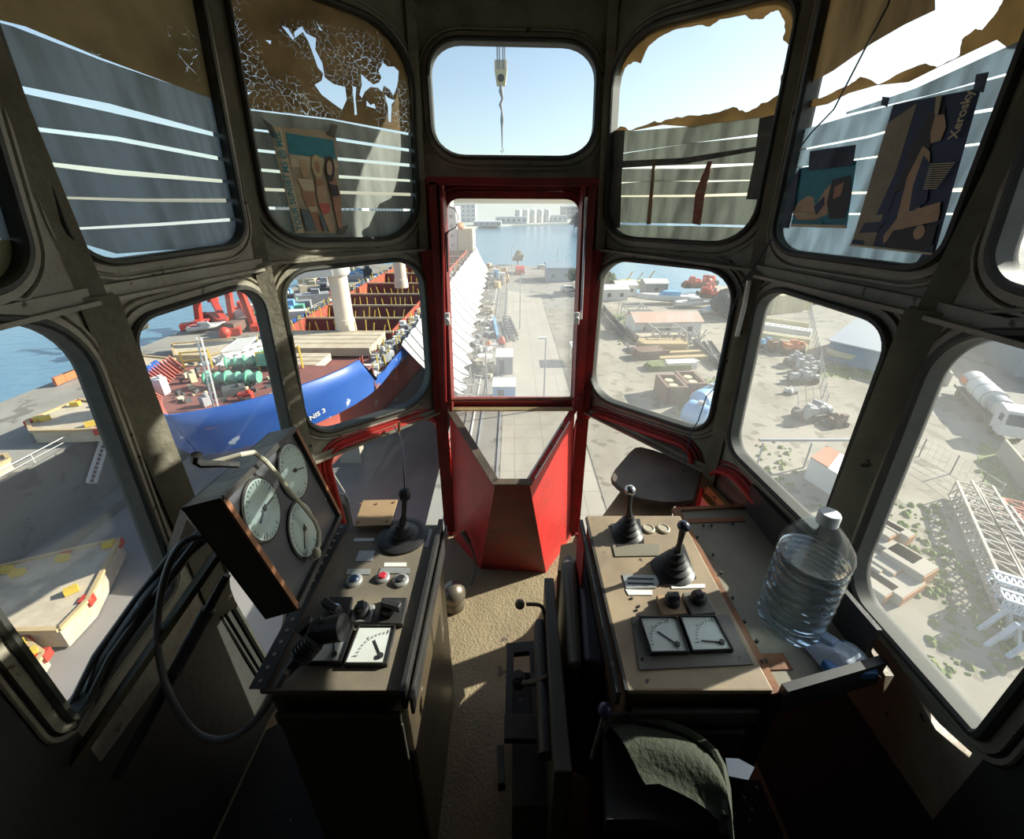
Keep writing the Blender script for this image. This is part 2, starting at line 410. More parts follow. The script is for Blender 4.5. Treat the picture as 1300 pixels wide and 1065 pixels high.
wall('wall_right_upper', 'olive grey upper side panel holding the window with two posters', [P2R, P3R, T3R, T2R], [W['R2U']], PR2U, M['paint'])
wall('wall_rear_left_upper', 'olive grey upper panel at far left edge of the cab', [P3L, P4L, T4L, T3L], [W['L3U']], PL3U, M['paint'])
wall('wall_rear_right_upper', 'olive grey upper panel at far right edge of the cab', [P3R, P4R, T4R, T3R], [W['R3U']], PR3U, M['paint'])
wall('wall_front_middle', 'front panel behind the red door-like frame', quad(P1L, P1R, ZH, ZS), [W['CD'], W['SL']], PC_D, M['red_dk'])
wall('wall_front_left_middle', 'olive grey panel round the window that shows the blue ship bow', quad(P1L, P2L, -.157, ZS), [W['L1D']], PL1D, M['paint'])
def quadr(a, b, z1): return [a, b, vz(b, z1), vz(a, z1)]
wall('wall_front_right_middle', 'olive grey panel round the window that shows the timber yard', quadr(P1R, P2R, ZS), [W['R1D']], PR1D, M['paint'])
wall('wall_left_middle', 'olive grey side panel round the window above the gauge box', quad(P2L, P3L, -.157, ZS-.06), [W['L2D']], PL2D, M['paint'])
wall('wall_right_middle', 'olive grey side panel round the window above the wooden tray', quadr(P2R, P3R, ZS-.09), [W['R2D']], PR2D, M['paint'])
wall('wall_rear_left_middle', 'olive grey panel round the big window at the left edge', quad(P3L, P4L, -.157, -.96), [W['L3D']], PL3D, M['paint'])
wall('wall_rear_right_middle', 'olive grey panel round the big window at the right edge', [P3R, P4R, vz(P4R, -.96), vz(P3R, -.96)],
     [W['R3D'], [(1087,795),(1100,812),(1130,850),(1135,858),(1121,881),(1124,858)], [(1164,884),(1192,918),(1234,956),(1230,962),(1188,926)]], PR3D, M['paint'])
wall('wall_front_left_lower', 'red painted lower panel with rounded opening behind the left console', quad(P1L, P2L, ZS, ZF), [W['L1B']], PL1D, M['red'])
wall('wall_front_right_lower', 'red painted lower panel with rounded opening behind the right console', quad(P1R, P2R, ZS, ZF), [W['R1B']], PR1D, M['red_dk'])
wall('wall_left_lower', 'lower side panel below the gauge box, shade painted in', quad(P2L, P3L, ZS-.06, ZF), [W['L2B']], PL2D, M['paint_shade'])
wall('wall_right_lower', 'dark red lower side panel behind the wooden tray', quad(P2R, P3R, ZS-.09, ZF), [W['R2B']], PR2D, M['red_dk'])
wall('wall_rear_left_lower', 'lower side panel with shade painted black in the lower left corner', quad(P3L, P4L, -.96, ZF), [], PL3D, M['paint_shade'])
wall('wall_rear_right_lower', 'lower side panel with shade painted black in the lower right corner', quad(P3R, P4R, -.96, ZF), [], PR3D, M['paint_shade'])
window(W['CU'], PC_U, glass_clear, 'small rounded clean window above the red frame, showing only sky')
window(W['L1U'], PL1U, glass_clear, 'upper window left of centre with flaking brown film and silver strips')
window(W['R1U'], PR1U, glass_clear, 'upper window right of centre with torn brown film edges')
window(W['L2U'], PL2U, glass_clear, 'big upper left window covered by silver blue strips')
window(W['R2U'], PR2U, glass_clear, 'big upper right window behind the two posters')
window(W['L3U'], PL3U, glass_clear, 'upper window cut by the left edge of the photo')
window(W['R3U'], PR3U, glass_dust, 'upper window cut by the right edge of the photo')
window(W['L1D'], PL1D, glass_clear, 'lower window looking on the blue ship bow and its cranes')
window(W['R1D'], PR1D, glass_dust, 'dusty lower window looking on the timber piles and pale shed')
window(W['L2D'], PL2D, glass_left, 'lower window showing the red crane parts and the ship fore deck')
window(W['R2D'], PR2D, glass_dust, 'dusty lower window showing yellow beams and the grey blue warehouse')
window(W['L3D'], PL3D, glass_left, 'large window at the left edge over the shaded dock wall')
window(W['R3D'], PR3D, glass_dust, 'large window at the right edge over the white tanker lorry')
window(W['L1B'], PL1D, glass_left, 'foot level window with red rim behind the left console', M['red'])
window(W['R1B'], PR1D, glass_clear, 'foot level window with red rim behind the wooden shelf', M['red'])
window(W['L2B'], PL2D, glass_left, 'low window under the gauge box')
window(W['R2B'], PR2D, glass_clear, 'small low window with red rim beside the wooden shelf', M['red'])
# central red frame
fr = thing('window_%d' % (wn[0]+1), (0,1.55,-.5), 'tall central window in a red frame with side rods', 'window', kind='structure'); wn[0] += 1
def cd(x, y, d=0): 
    p = ony(x, y, 1.56-d); return p
mb = MB()
def fbar(q0, q1, w, d0, d1, m=mb):
    a = ony(*q0, 1.56); b = ony(*q1, 1.56); t = (b-a).normalized(); s = t.cross(V((0,-1,0))).normalized()
    m.obox(a-s*w/2-V((0,d1,0)), s*w, b-a, V((0,d1-d0,0)))
fbar((552,232), (567,515), .026, -.0, .05); fbar((749,234), (733,515), .026, .0, .05)
fbar((564,236), (575,512), .012, -.01, .075); fbar((738,236), (727,512), .012, -.01, .075)
mb.build('side_rail', M['red_dk'], fr)
mb = MB(); fbar((545,230), (757,233), .024, .0, .05, mb)
mb.build('head_rail', M['red_dk'], fr)
mb = MB(); mb.cyl(ony(566,508,1.50), ony(735,506,1.50), .006)
mb.build('cross_rod', M['rust'], fr)
for s, q in ((-1, [(561,250),(566,510)]), (1, [(744,250),(738,405)])):
    mb = MB(); mb.cyl(ony(*q[0], 1.48), ony(*q[1], 1.48), .0042); mb.build('guide_rod', M['chrome'] if s > 0 else M['red'], fr)
for q in ((568,405), (732,404)):
    mb = MB(); c = ony(*q, 1.47); mb.box(c, (.018,.014,.045)); mb.cyl(c+V((0,-.02,0)), c+V((0,.01,0)), .008); mb.build('latch', M['white'], fr, bev=.003)
g = MB(); g.prism([onp(q, PC_D)+V((0,.012,0)) for q in W['CD']], V((0,.004,0))); g.build('pane', glassmat('window_glass_front', .16, col=(.95,.95,.93), sc=2, streak=.3), fr)
mb = MB(); c = [ony(x, y, 1.50) for x, y in ((570,262),(578,266),(582,276),(579,288),(570,293),(566,297),(567,320),(568,345))]
mb.tube(c, [.0015]*4+[.002,.006,.006,.004], 6); mb.build('loose_wire', M['rubberblack'], fr)
# posts and ledges
tn = [0]
def trim(mb, label, m, name=None):
    tn[0] += 1; return mb.build(name or 'trim_%d' % tn[0], m, label=label, cat='trim', kind='structure')
def post(a, b, w, d, n=None, fl=True):
    """box post with a thin flange on the inner edge, standing inside the wall joint"""
    a, b = V(a), V(b); t = (b-a).normalized(); n = n or V((-a.x, -a.y, 0)).normalized(); s = t.cross(n).normalized()
    mb = MB(); mb.obox(a-s*w/2-n*.02, s*w, b-a, n*(d+.02))
    if fl: mb.obox(a-s*w*.6+n*d, s*w*1.2, b-a, n*.006)
    return mb
trim(post(P1L+V((-.004,-.01,0)), T1L+V((-.004,-.01,0)), .030, .02, fl=False), 'olive grey post left of the small top window', M['paint'])
trim(post(P1R+V((.004,-.01,0)), T1R+V((.004,-.01,0)), .030, .02, fl=False), 'olive grey post right of the small top window', M['paint'])
trim(post(vz(P1L, -1.45)+V((.01,-.01,0)), P1L+V((.01,-.01,0)), .05, .02, fl=False), 'red post on the left side of the central frame', M['red_dk'])
trim(post(vz(P1R, -1.45)+V((-.01,-.01,0)), P1R+V((-.01,-.01,0)), .05, .02, fl=False), 'red post on the right side of the central frame', M['red_dk'])
trim(post(P2L, T2L, .030, .012, fl=True), 'grey upper post between the flaking film window and the striped window', M['paint'])
trim(post(P2R, T2R, .030, .012, fl=True), 'grey upper post between torn film window and poster window', M['paint'])
trim(post(vz(P2L, -.92), P2L, .034, .03, fl=True), 'grey lower post left of the ship bow window', M['paint'])
trim(post(vz(P2R, -.86), P2R, .030, .03, fl=True), 'grey lower post right of the timber yard window', M['paint'])
trim(post(P3L+V((0,-.01,0)), T3L+V((0,-.02,0)), .034, .012), 'wide grey upper post left of the striped window', M['paint'])
trim(post(P3R+V((0,-.01,0)), T3R+V((0,-.03,0)), .034, .012), 'wide grey upper post right of the poster window', M['paint'])
trim(post(vz(P3L, -.98), P3L, .046, .03), 'wide grey lower post at left with dark shadowed hollow', M['paint'])
trim(post(vz(P3R, -1.0), P3R, .046, .03), 'wide grey lower post at right behind the water bottle', M['paint'])
def ledge(a, b, w, d, up=V((0,0,1))):
    a, b = V(a), V(b); n = V((-(a+b).x, -(a+b).y, 0)).normalized(); mb = MB()
    mb.obox(a-up*w/2-n*.005, b-a, up*w, n*(d+.005)); mb.obox(a-up*w*.5+n*d, b-a, up*.008, n*.02); return mb
trim(ledge(P2L, P3L, .030, .018), 'grey horizontal ledge between the two left side windows', M['paint'])
trim(ledge(P2R, P3R, .030, .018), 'grey horizontal ledge between the two right side windows', M['paint'])
trim(ledge(P1L, P2L, .008, .008), 'thin seam strip over the ship bow window', M['paint'])
trim(ledge(P1R, P2R, .008, .008), 'thin seam strip over the timber yard window', M['paint'])
trim(ledge(P3L, P4L, .03, .014), 'ledge over the big left edge window', M['paint'])
trim(ledge(P3R, P4R, .03, .014), 'ledge over the big right edge window', M['paint'])
trim(ledge(vz(P1L, ZS), vz(P2L, ZS), .022, .012), 'pale grey sill under the ship bow window', M['paint'])
trim(ledge(vz(P1R, ZS), vz(P2R, ZS), .022, .012), 'grey sill under the timber yard window', M['paint'])
trim(ledge(vz(P2R, ZS-.08), vz(P3R, ZS-.08), .03, .02), 'cream sill strip with screws beside the tray', M['brass'])
mb = MB(); a, b = vz(P2R, ZS-.055), vz(P3R, ZS-.055); n = V((-.95,-.25,0)); 
for k in range(9): mb.cyl(a.lerp(b, (k+.5)/9)+n*.02, a.lerp(b, (k+.5)/9)+n*.028, .004, n=8)
mb.obox(a+n*.004+V((0,0,-.012)), b-a, n*.018, V((0,0,.024)))
trim(mb, 'cream batten with a row of screws right of the tray', M['brass'])
# rear of the cab, roof, floor
def solid(name, label, pts, vec, m, cat='wall'):
    mb = MB(); mb.prism(pts, vec); mb.build(name, m, label=label, cat=cat, kind='structure')
YB = -.95
solid('wall_side_left', 'solid wall behind the left edge window, shade painted in', [vz(P4L,ZF), vz(P4L,ZT), V((-.77,YB,ZT)), V((-.77,YB,ZF))], (-.03,0,0), M['paint_shade'])
solid('wall_side_right', 'solid wall behind the right edge window, shade painted in', [vz(P4R,ZF), vz(P4R,ZT), V((.714,YB,ZT)), V((.714,YB,ZF))], (.03,0,0), M['paint_shade'])
solid('wall_rear', 'rear cab wall behind the viewer', [V((-.8,YB,ZF)), V((.744,YB,ZF)), V((.744,YB,ZT)), V((-.8,YB,ZT))], (0,-.03,0), M['paint'])
ring = [T1L, T1R, T2R, T3R, T4R, V((.75,YB-.03,ZT)), V((-.81,YB-.03,ZT)), T4L, T3L, T2L]
solid('ceiling', 'olive grey painted cab ceiling', ring, (0,0,.03), M['paint'], 'ceiling')
ringf = [vz(p, ZF) for p in (P1L, P1R, P2R, P3R, V((.714,YB,0)), V((-.77,YB,0)), P3L, P2L)]
c = V((0,.5,ZF)); ringf = [c+(p-c)*1.015 for p in ringf]
solid('floor', 'worn tan floor sheet of the cab', ringf, (0,0,-.03), M['floor'], 'floor')
mb = MB(); mb.prism([V((.47,.62,ZF+.004)), V((.70,.62,ZF+.004)), V((.70,-.2,ZF+.004)), V((.22,-.2,ZF+.004)), V((.22,.44,ZF+.004)), V((.47,.44,ZF+.004))], (0,0,-.003))
mb.build('floor_mat', M['floor_dk'], label='black floor mat right of the console strewn with pale paint flakes', cat='mat')
mb = MB(); mb.prism([V((-.76,.74,ZF+.004)), V((-.46,.95,ZF+.004)), V((-.40,.5,ZF+.004)), V((-.40,-.4,ZF+.004)), V((-.76,-.4,ZF+.004))], (0,0,-.003))
mb.build('floor_mat', mat('black_speckled_mat', (.012,.012,.013), .8, dirt=(.02,.02,.02), spots=(.5,.5,.5), spt=.74, spscale=120), label='black floor mat left of the console under the hanging cable', cat='mat')  # near-black mat with sparse pale specks

# ---------------- red foot well box with sloping glass
A_, B_ = V((-.262,1.545,ZS+.005)), V((.262,1.545,ZS+.005))
D_, C_ = ony(629,613,1.24), ony(672,613,1.24)
F_, E_ = onz(610,722,ZF), onz(693,727,ZF)
G_, H_ = V((-.285,1.545,ZF)), V((.285,1.545,ZF))
red = thing('footwell_box', (0,1.4,ZF), 'red sheet metal well with sloping glass under the central window', 'footwell')
MB().prism([D_, C_, E_, F_], (0,.008,0)).build('front_panel', M['red_dk'], red)
MB().prism([A_, D_, F_, G_], (.008,.004,0)).build('side_panel', M['red'], red)
MB().prism([B_, C_, E_, H_], (-.008,.004,0)).build('side_panel', M['red'], red)
gz = lambda p, k: p+V((0,0,k))
mb = MB(); mb.prism([A_, B_, C_, D_], (0,0,-.005)); mb.build('sloping_glass', glassmat('well_glass', .10, sc=6), red)
mb = MB(); n = (B_-A_).cross(D_-A_).normalized(); n = n if n.z > 0 else -n
def edge(a, b, w, h, m, nm, o=.0):
    q = MB(); q.bar(a+n*(h/2+.002), b+n*(h/2+.002), w, h, up=n); q.build(nm, m, red)
edge(A_, D_, .028, .010, M['darkwood'], 'edge_strip'); edge(B_, C_, .026, .008, M['red'], 'edge_strip'); edge(D_+V((-.01,0,0)), C_+V((.01,0,0)), .022, .010, M['darkwood'], 'edge_strip')
edge(A_+V((0,-.01,0)), B_+V((0,-.01,0)), .016, .008, M['brass'], 'edge_strip')
mb = MB(); bb, cc = B_.lerp(C_, .22), B_.lerp(C_, .97); mb.bar(bb+n*.014+V((-.012,0,0)), cc+n*.014+V((-.012,0,0)), .006, .005, up=n); mb.bar(bb+n*.014+V((.014,0,0)), cc+n*.014+V((.014,0,0)), .004, .005, up=n)
mb.build('white_edge_bead', M['white'], red)
for k in (.3, .55, .8): p = B_.lerp(C_, k)+n*.010; MB().cyl(p, p+n*.006, .006, n=8).build('screw', M['rust'], red)

# ---------------- films, strips and posters on the upper windows
filmblue = filmmat('silver_blue_strip', (.56,.65,.71), .42)
filmgrey = filmmat('silver_grey_strip', (.60,.63,.58), .34)
filmdk = filmmat('dark_duct_tape', (.25,.25,.23), .2)
brown = filmmat('brown_tint_film', (.48,.36,.21), .62, alpha_cracks=(70, .40, .035), wrinkle=False)
brown2 = filmmat('brown_tint_flakes', (.42,.33,.20), .5, wrinkle=False)
def film(name, W_, P, polys, m, label, cat, part, d=.004, group=None):
    a, n = P
    root = None
    cs = []
    for pl in polys:
        q = clip(pl, W_) if W_ else pl
        if len(q) >= 3: cs.append(q)
    c = onp(cs[0][0], P); root = thing(name, c, label, cat, group)
    for q in cs:
        mb = MB(); pts = [onp(p, P)-n*d for p in q]; mb.prism(pts, n*.0009); mb.build(part, m, root)
    return root
def sub(pts, n=6, j=1.2):
    o = []
    for i in range(len(pts)-1):
        for k in range(n):
            t = k/n; o.append((pts[i][0]+(pts[i+1][0]-pts[i][0])*t+rnd(-j, j)*(k > 0), pts[i][1]+(pts[i+1][1]-pts[i][1])*t+rnd(-j, j)*(k > 0)))
    o.append(pts[-1]); return o
# left side window: seven strips
L2 = [[(0,28),(18,33),(130,76),(276,126),(278,124),(288,172),(140,131),(20,107),(-8,100)],
      [(25,117),(140,142),(290,177),(292,201),(150,173),(40,160)],
      [(44,166),(150,179),(293,206),(297,229),(150,215),(60,205)],
      [(66,211),(150,222),(298,233),(302,252),(180,252),(73,249)],
      [(74,252),(180,256),(302,257),(305,276),(200,283),(92,289)],
      [(93,292),(200,287),(307,280),(306,304),(262,314),(150,322),(96,306)]]
film('window_film', W['L2U'], PL2U, L2, filmblue, 'silver blue horizontal strips over the upper left window', 'window film', 'film_strip')
film('tint_film', W['L2U'], PL2U, [[(-46,-60),(242,-60),(275,127),(130,73),(34,33),(-60,10)]], filmmat('brown_tint_left', (.48,.385,.24), .65, alpha_cracks=(40, .56, .03), wrinkle=False), 'brown tint film with few cracks above the left striped window film', 'window film', 'film_sheet')
L1 = [[(312,139),(420,152),(522,172),(523,189),(425,174),(314,162)], [(315,165),(425,178),(524,193),(525,208),(425,199),(320,188)],
      [(322,192),(425,203),(525,212),(526,228),(430,222),(324,213)], [(326,217),(430,226),(526,231),(527,245),(430,242),(330,238)],
      [(330,242),(430,246),(528,249),(528,265),(430,264),(335,262)], [(336,266),(430,267),(529,268),(529,300),(470,303),(380,303),(352,285)]]
film('window_film', W['L1U'], PL1U, L1, filmgrey, 'silver grey strips behind the beach poster, under flaking brown film', 'window film', 'film_strip')
# flaking brown film with torn holes
a, n = PL1U
outer = clip([(278,-50),(535,-50),(535,171),(420,150),(312,137)], W['L1U'])
holes = [[(358,32),(366,35),(375,49),(374,40),(383,33),(390,42),(402,48),(401,62),(410,80),(413,98),(424,106),(439,110),(441,126),(435,139),(425,132),(409,120),(400,107),(409,102),(411,93),(404,85),(398,68),(392,52),(385,40),(372,50)],
         [(459,93),(466,100),(475,107),(482,104),(485,98),(481,90),(487,79),(493,84),(501,84),(507,90),(506,104),(503,115),(500,121),(495,113),(488,108),(486,116),(480,111),(471,110),(464,116),(460,124),(457,120),(460,108)],
         [(448,109),(453,110),(452,125),(454,145),(451,146),(450,130)], [(489,119),(494,124),(502,127),(498,132),(497,155),(494,154),(493,135)],
         [(305,112),(313,117),(320,116),(316,120),(308,118)], [(337,50),(345,51),(344,56)], [(401,23),(405,32),(411,39),(406,37)], [(466,127),(471,133),(476,131),(478,138),(472,136),(466,134)]]
mb = MB(); mb.plate([onp(q, PL1U)-n*.004 for q in outer], [[onp(q, PL1U)-n*.004 for q in h] for h in holes], n*.0008)
mb.build('tint_film', brown, label='flaking cracked brown tint film torn into holes, left of the red frame', cat='window film')
# right front window
R1 = [[(777,168),(880,160),(985,146),(985,165),(960,170),(880,181),(776,196)], [(776,197),(880,181),(984,171),(983,206),(880,209),(775,212)],
      [(774,214),(880,214),(966,209),(966,228),(880,229),(795,231),(774,231)], [(773,234),(830,229),(900,231),(960,229),(962,244),(880,247),(772,248)],
      [(772,250),(880,250),(962,248),(963,264),(960,286),(880,284),(771,282)], [(771,285),(880,287),(958,289),(950,310),(880,309),(785,302)]]
film('window_film', W['R1U'], PR1U, R1, filmgrey, 'silver grey strips with two taped red cords, right of the red frame', 'window film', 'film_strip')
film('duct_tape', W['R1U'], PR1U, [[(776,166),(793,165),(789,225),(787,290),(768,285),(770,225)], [(964,150),(990,144),(985,190),(968,253),(947,253),(958,200)], [(777,205),(870,200),(960,186),(962,191),(870,208),(777,214)]], filmdk, 'dark duct tape bands edging the strips right of the red frame', 'tape', 'tape_band', d=.0015)
topf = sub([(760,110),(784,98),(794,84),(802,78),(812,80),(822,58),(842,43),(858,36),(885,31),(900,33),(912,24),(945,18),(953,24),(968,23),(978,14),(987,12),(994,24),(996,38),(993,50),(1003,58),(996,90),(990,98),(991,118),(985,122),(1000,118)], 3, 1)+[(1045,100),(1045,-40),(760,-40)]
botf = sub([(770,176),(786,160),(800,165),(830,153),(838,155),(858,148),(880,146),(905,143),(930,135),(945,142),(962,134),(980,124),(992,118)], 4, 1.3)+[(992,150),(970,148),(940,152),(900,157),(880,161),(840,158),(800,166),(786,167)]
film('tint_film', W['R1U'], PR1U, [topf, botf], brown2, 'torn brown tint film fringe around the upper right front window', 'window film', 'film_scrap', d=.0055)
for k, (a_, b_) in enumerate((([(830,205),(833,207),(827,285),(822,285)], 0), ([(900,205),(905,205),(896,245),(890,286),(880,284),(884,245)], 1))):
    q = [onp(p, PR1U)+PR1U[1]*.003 for p in a_]; MB().prism(q, PR1U[1]*.003).build('cloth_cord', [M['wood'], mat('red_striped_cord', (.35,.10,.08), .7, dirt=(.4,.3,.15), amt=1, scale=40)][b_],
        label=['thin tan cord taped upright on the strips right of the red frame', 'folded red and tan ribbon taped on the strips right of the red frame'][b_], cat='cord')
# right side window
R2 = [[(1073,142),(1160,112),(1300,48),(1292,88),(1245,101),(1180,120),(1072,145)], [(1017,165),(1070,149),(1240,105),(1290,92),(1278,133),(1180,150),(1100,172),(1010,190)],
      [(1010,192),(1100,175),(1180,153),(1276,138),(1250,180),(1150,192),(1004,213)], [(1003,214),(1150,195),(1250,183),(1232,238),(1100,243),(998,246)],
      [(997,248),(1100,246),(1230,243),(1218,270),(1100,270),(990,271)], [(989,273),(1100,273),(1217,273),(1205,310),(1165,338),(1100,334),(1040,322),(990,316)]]
film('window_film', W['R2U'], PR2U, R2, filmblue, 'silver blue horizontal strips behind the two right posters', 'window film', 'film_strip')
flap = [(1018,113),(1060,90),(1110,55),(1150,32),(1190,13),(1189,-60),(1050,-60),(1030,20)]
rag = sub([(1022,128),(1045,122),(1075,108),(1090,97),(1100,100),(1112,107),(1140,92),(1172,80),(1186,85),(1215,70),(1218,50),(1235,36),(1243,38),(1262,15),(1270,0)], 4, 1)+[(1310,-60),(1350,-40),(1330,60),(1278,62),(1262,50),(1228,66),(1186,86),(1150,104),(1110,108),(1075,118),(1048,132),(1022,137)]
film('tint_film', W['R2U'], PR2U, [rag], brown2, 'ragged brown film band along the top of the poster window', 'window film', 'film_scrap', d=.0055)
film('hanging_film_flap', W['R2U'], PR2U, [flap], filmmat('dull_brown_sheet', (.45,.37,.25), .3, wrinkle=True), 'loose brown film flap hanging over the upper corner of the poster window', 'window film', 'flap', d=-.004)
film('window_film', W['L3U'], PL3U, [[(-220,40),(0,40),(40,300),(-220,320)]], filmblue, 'silver blue film at the left edge window', 'window film', 'film_strip')
film('tint_film', W['L3U'], PL3U, [[(-220,320),(40,302),(40,400),(-220,420)]], filmmat('cream_film', (.42,.38,.24), .35, wrinkle=False), 'yellowish film scrap low in the left edge window', 'window film', 'film_sheet')
# posters
def poster(P, quadpx, label, shapes, base, d=.006):
    a, n = P; q = [onp(p, P)+n*d for p in quadpx]; c = sum(q, V((0,0,0)))/4
    r = thing('poster', c, label, 'poster')
    def uv(u, v, k): return (q[0]*(1-u)+q[1]*u)*(1-v)+(q[3]*(1-u)+q[2]*u)*v+n*k
    MB().prism([uv(0,0,0), uv(1,0,0), uv(1,1,0), uv(0,1,0)], n*.0006).build('sheet', base, r)
    for i, (nm, m, pts) in enumerate(shapes):
        MB().prism([uv(x, y, .0008+.0003*i) for x, y in pts], n*.0002).build(nm, m, r)
    return r, uv, n
def blob(cx, cy, rx, ry, n=14, w=0, rot=0):
    return [(cx+rx*math.cos(t)*math.cos(rot)-ry*math.sin(t)*math.sin(rot), cy+rx*math.cos(t)*math.sin(rot)+ry*math.sin(t)*math.cos(rot)) for t in [2*math.pi*k/n for k in range(n)]]
pm = lambda nm, c, **k: mat('print_'+nm, tuple(min(x*1.8, .8) for x in c), .5, dirt=tuple(x*1.1 for x in c), amt=.6, scale=25, **k)
skin, skin2, teal, cream, darkh, pink, denim, navy, blond = pm('skin',(.30,.16,.10)), pm('tan',(.36,.24,.15)), pm('teal',(.03,.17,.21)), pm('cream',(.42,.36,.24)), pm('dark',(.035,.03,.03)), pm('pink',(.42,.10,.09)), pm('grey_blue',(.09,.12,.13)), pm('navy',(.025,.035,.07)), pm('blond',(.40,.32,.18))
def text(s, uvp, du, size, mt, parent, name='lettering', font_ext=.0003):
    """real lettering: flat text laid at uvp[0], running along du[0], up du[1]"""
    cu = bpy.data.curves.new(name, 'FONT'); cu.body = s; cu.size = 1; cu.extrude = 0; cu.offset = .02
    cu.align_x = 'LEFT'; t = bpy.data.objects.new('t', cu); C.objects.link(t)
    bpy.context.view_layer.update(); me = t.evaluated_get(bpy.context.evaluated_depsgraph_get()).to_mesh()
    x, y = V(du[0]), V(du[1]); z = x.cross(y).normalized(); mb = MB()
    vs = [uvp+x*(v.co.x*size)+y*(v.co.y*size) for v in me.vertices]
    mb.add(vs, [tuple(p.vertices) for p in me.polygons]); t.evaluated_get(bpy.context.evaluated_depsgraph_get()).to_mesh_clear()
    bpy.data.objects.remove(t); bpy.data.curves.remove(cu)
    mb.add([v+z*font_ext for v in vs], [f[:] for f in mb.f])
    return mb.build(name, mt, parent)
sh = [('margin', cream, [(0,0),(.17,0),(.17,1),(0,1)]), ('painted_sky', teal, [(.22,.05),(.95,.08),(.97,.26),(.6,.24),(.2,.28)]), ('clouds', cream, [(.2,.24),(.98,.27),(1,.34),(.2,.36)]),
  ('figure_body', skin, [(.30,.45),(.44,.46),(.52,.60),(.48,.72),(.60,.98),(.46,.98),(.36,.78),(.28,.62)]), ('figure_hair', blond, blob(.40,.36,.075,.085)), ('figure_face', skin2, blob(.40,.385,.055,.07)),
  ('shirt', cream, [(.24,.46),(.52,.47),(.52,.58),(.32,.58)]), ('bikini', cream, [(.34,.74),(.52,.73),(.50,.78),(.38,.79)]),
  ('figure_body', skin2, [(.56,.44),(.70,.45),(.74,.62),(.72,.76),(.80,.98),(.70,.98),(.58,.78),(.54,.62)]), ('figure_hair', blond, blob(.62,.34,.09,.11)), ('figure_face', skin, blob(.62,.35,.045,.06)),
  ('bikini', pink, [(.55,.70),(.77,.70),(.76,.79),(.62,.81)]), ('swim_top', skin, [(.56,.47),(.71,.47),(.71,.53),(.57,.53)]),
  ('figure_body', skin, [(.80,.42),(.92,.44),(1,.62),(.98,.96),(.9,.94),(.84,.72)]), ('figure_hair', darkh, blob(.84,.36,.08,.13,rot=.2)), ('figure_face', skin2, blob(.83,.35,.05,.075,rot=.2)), ('dark_top', darkh, [(.78,.5),(.95,.52),(.97,.62),(.84,.63)]),
  ('denim_shadow', denim, [(.20,.76),(.34,.76),(.42,.98),(.22,.98)]), ('denim_shadow', denim, [(.52,.80),(.60,.82),(.66,.98),(.58,.98)])]
pr, uv, n_ = poster(PL1U, [(340,160),(425,168),(434,296),(374,296)], 'beach poster of three women in swimwear taped to the striped window', sh, pm('sand',(.30,.25,.17)))
dv = uv(0,0,0)-uv(0,1,0); du = uv(1,0,0)-uv(0,0,0)
text('YOUR SUNSET', uv(.13,.97,.007), (dv.normalized(), -du.normalized()), .022, teal, pr)
text('MS @ MIZ', uv(.13,.42,.007), (dv.normalized(), -du.normalized()), .022, teal, pr)
sh2 = [('wall_area', pm('beige',(.22,.18,.12)), [(0,.12),(.32,.02),(.30,1),(0,1)]), ('window_bar', navy, [(.32,.42),(.42,.42),(.36,.74),(.22,.76)]), ('window_bar', navy, [(.10,.82),(.36,.80),(.30,.88),(.06,.90)]), ('window_bar', navy, [(.0,.95),(.16,.95),(.16,1),(.0,1)]),
  ('figure_hair', darkh, [(.52,.10),(.68,.07),(.72,.16),(.62,.34),(.58,.46),(.46,.58),(.36,.60),(.42,.42),(.38,.34)]), ('figure_face', skin2, [(.60,.12),(.70,.12),(.76,.2),(.74,.28),(.64,.29),(.60,.22)]),
  ('figure_body', skin2, [(.56,.30),(.66,.34),(.72,.48),(.70,.62),(.72,.70),(.95,.72),(.95,.78),(.62,.84),(.52,.9),(.42,.96),(.40,.9),(.50,.78),(.48,.5)]), ('dark_vest', navy, [(.60,.36),(.74,.44),(.78,.66),(.62,.74),(.58,.56)]),
  ('dark_skirt', darkh, [(.50,.86),(.96,.80),(.96,.98),(.44,.98)]), ('forearm', skin2, [(.56,.74),(.93,.66),(.95,.72),(.62,.82)]), ('light_patch', skin2, blob(.8,.86,.06,.05)), ('light_patch', pm('fawn',(.30,.25,.16)), [(.55,.0),(.62,0),(.64,.12),(.60,.12)]),
  ('paper_edge', cream, [(.0,.985),(1,.985),(1,1),(0,1)])]
pr, uv, n_ = poster(PR2U, [(1138,133),(1250,112),(1190,324),(1084,312)], 'large dark poster of a long haired person, right of the small teal poster', sh2, navy)
dv = uv(0,0,0)-uv(0,1,0); du = uv(1,0,0)-uv(0,0,0)
text('Xerosky', uv(.93,.28,.006), (dv.normalized(), -du.normalized()), .019, cream, pr)
mb = MB()
for k in range(12): 
    p = [uv(.72+.0, .42+k*.014, .006), uv(.98-.01*k, .42+k*.014, .006), uv(.98-.01*k, .426+k*.014, .006), uv(.72, .426+k*.014, .006)]; mb.prism(p, n_*.0002)
mb.build('small_print', cream, pr)
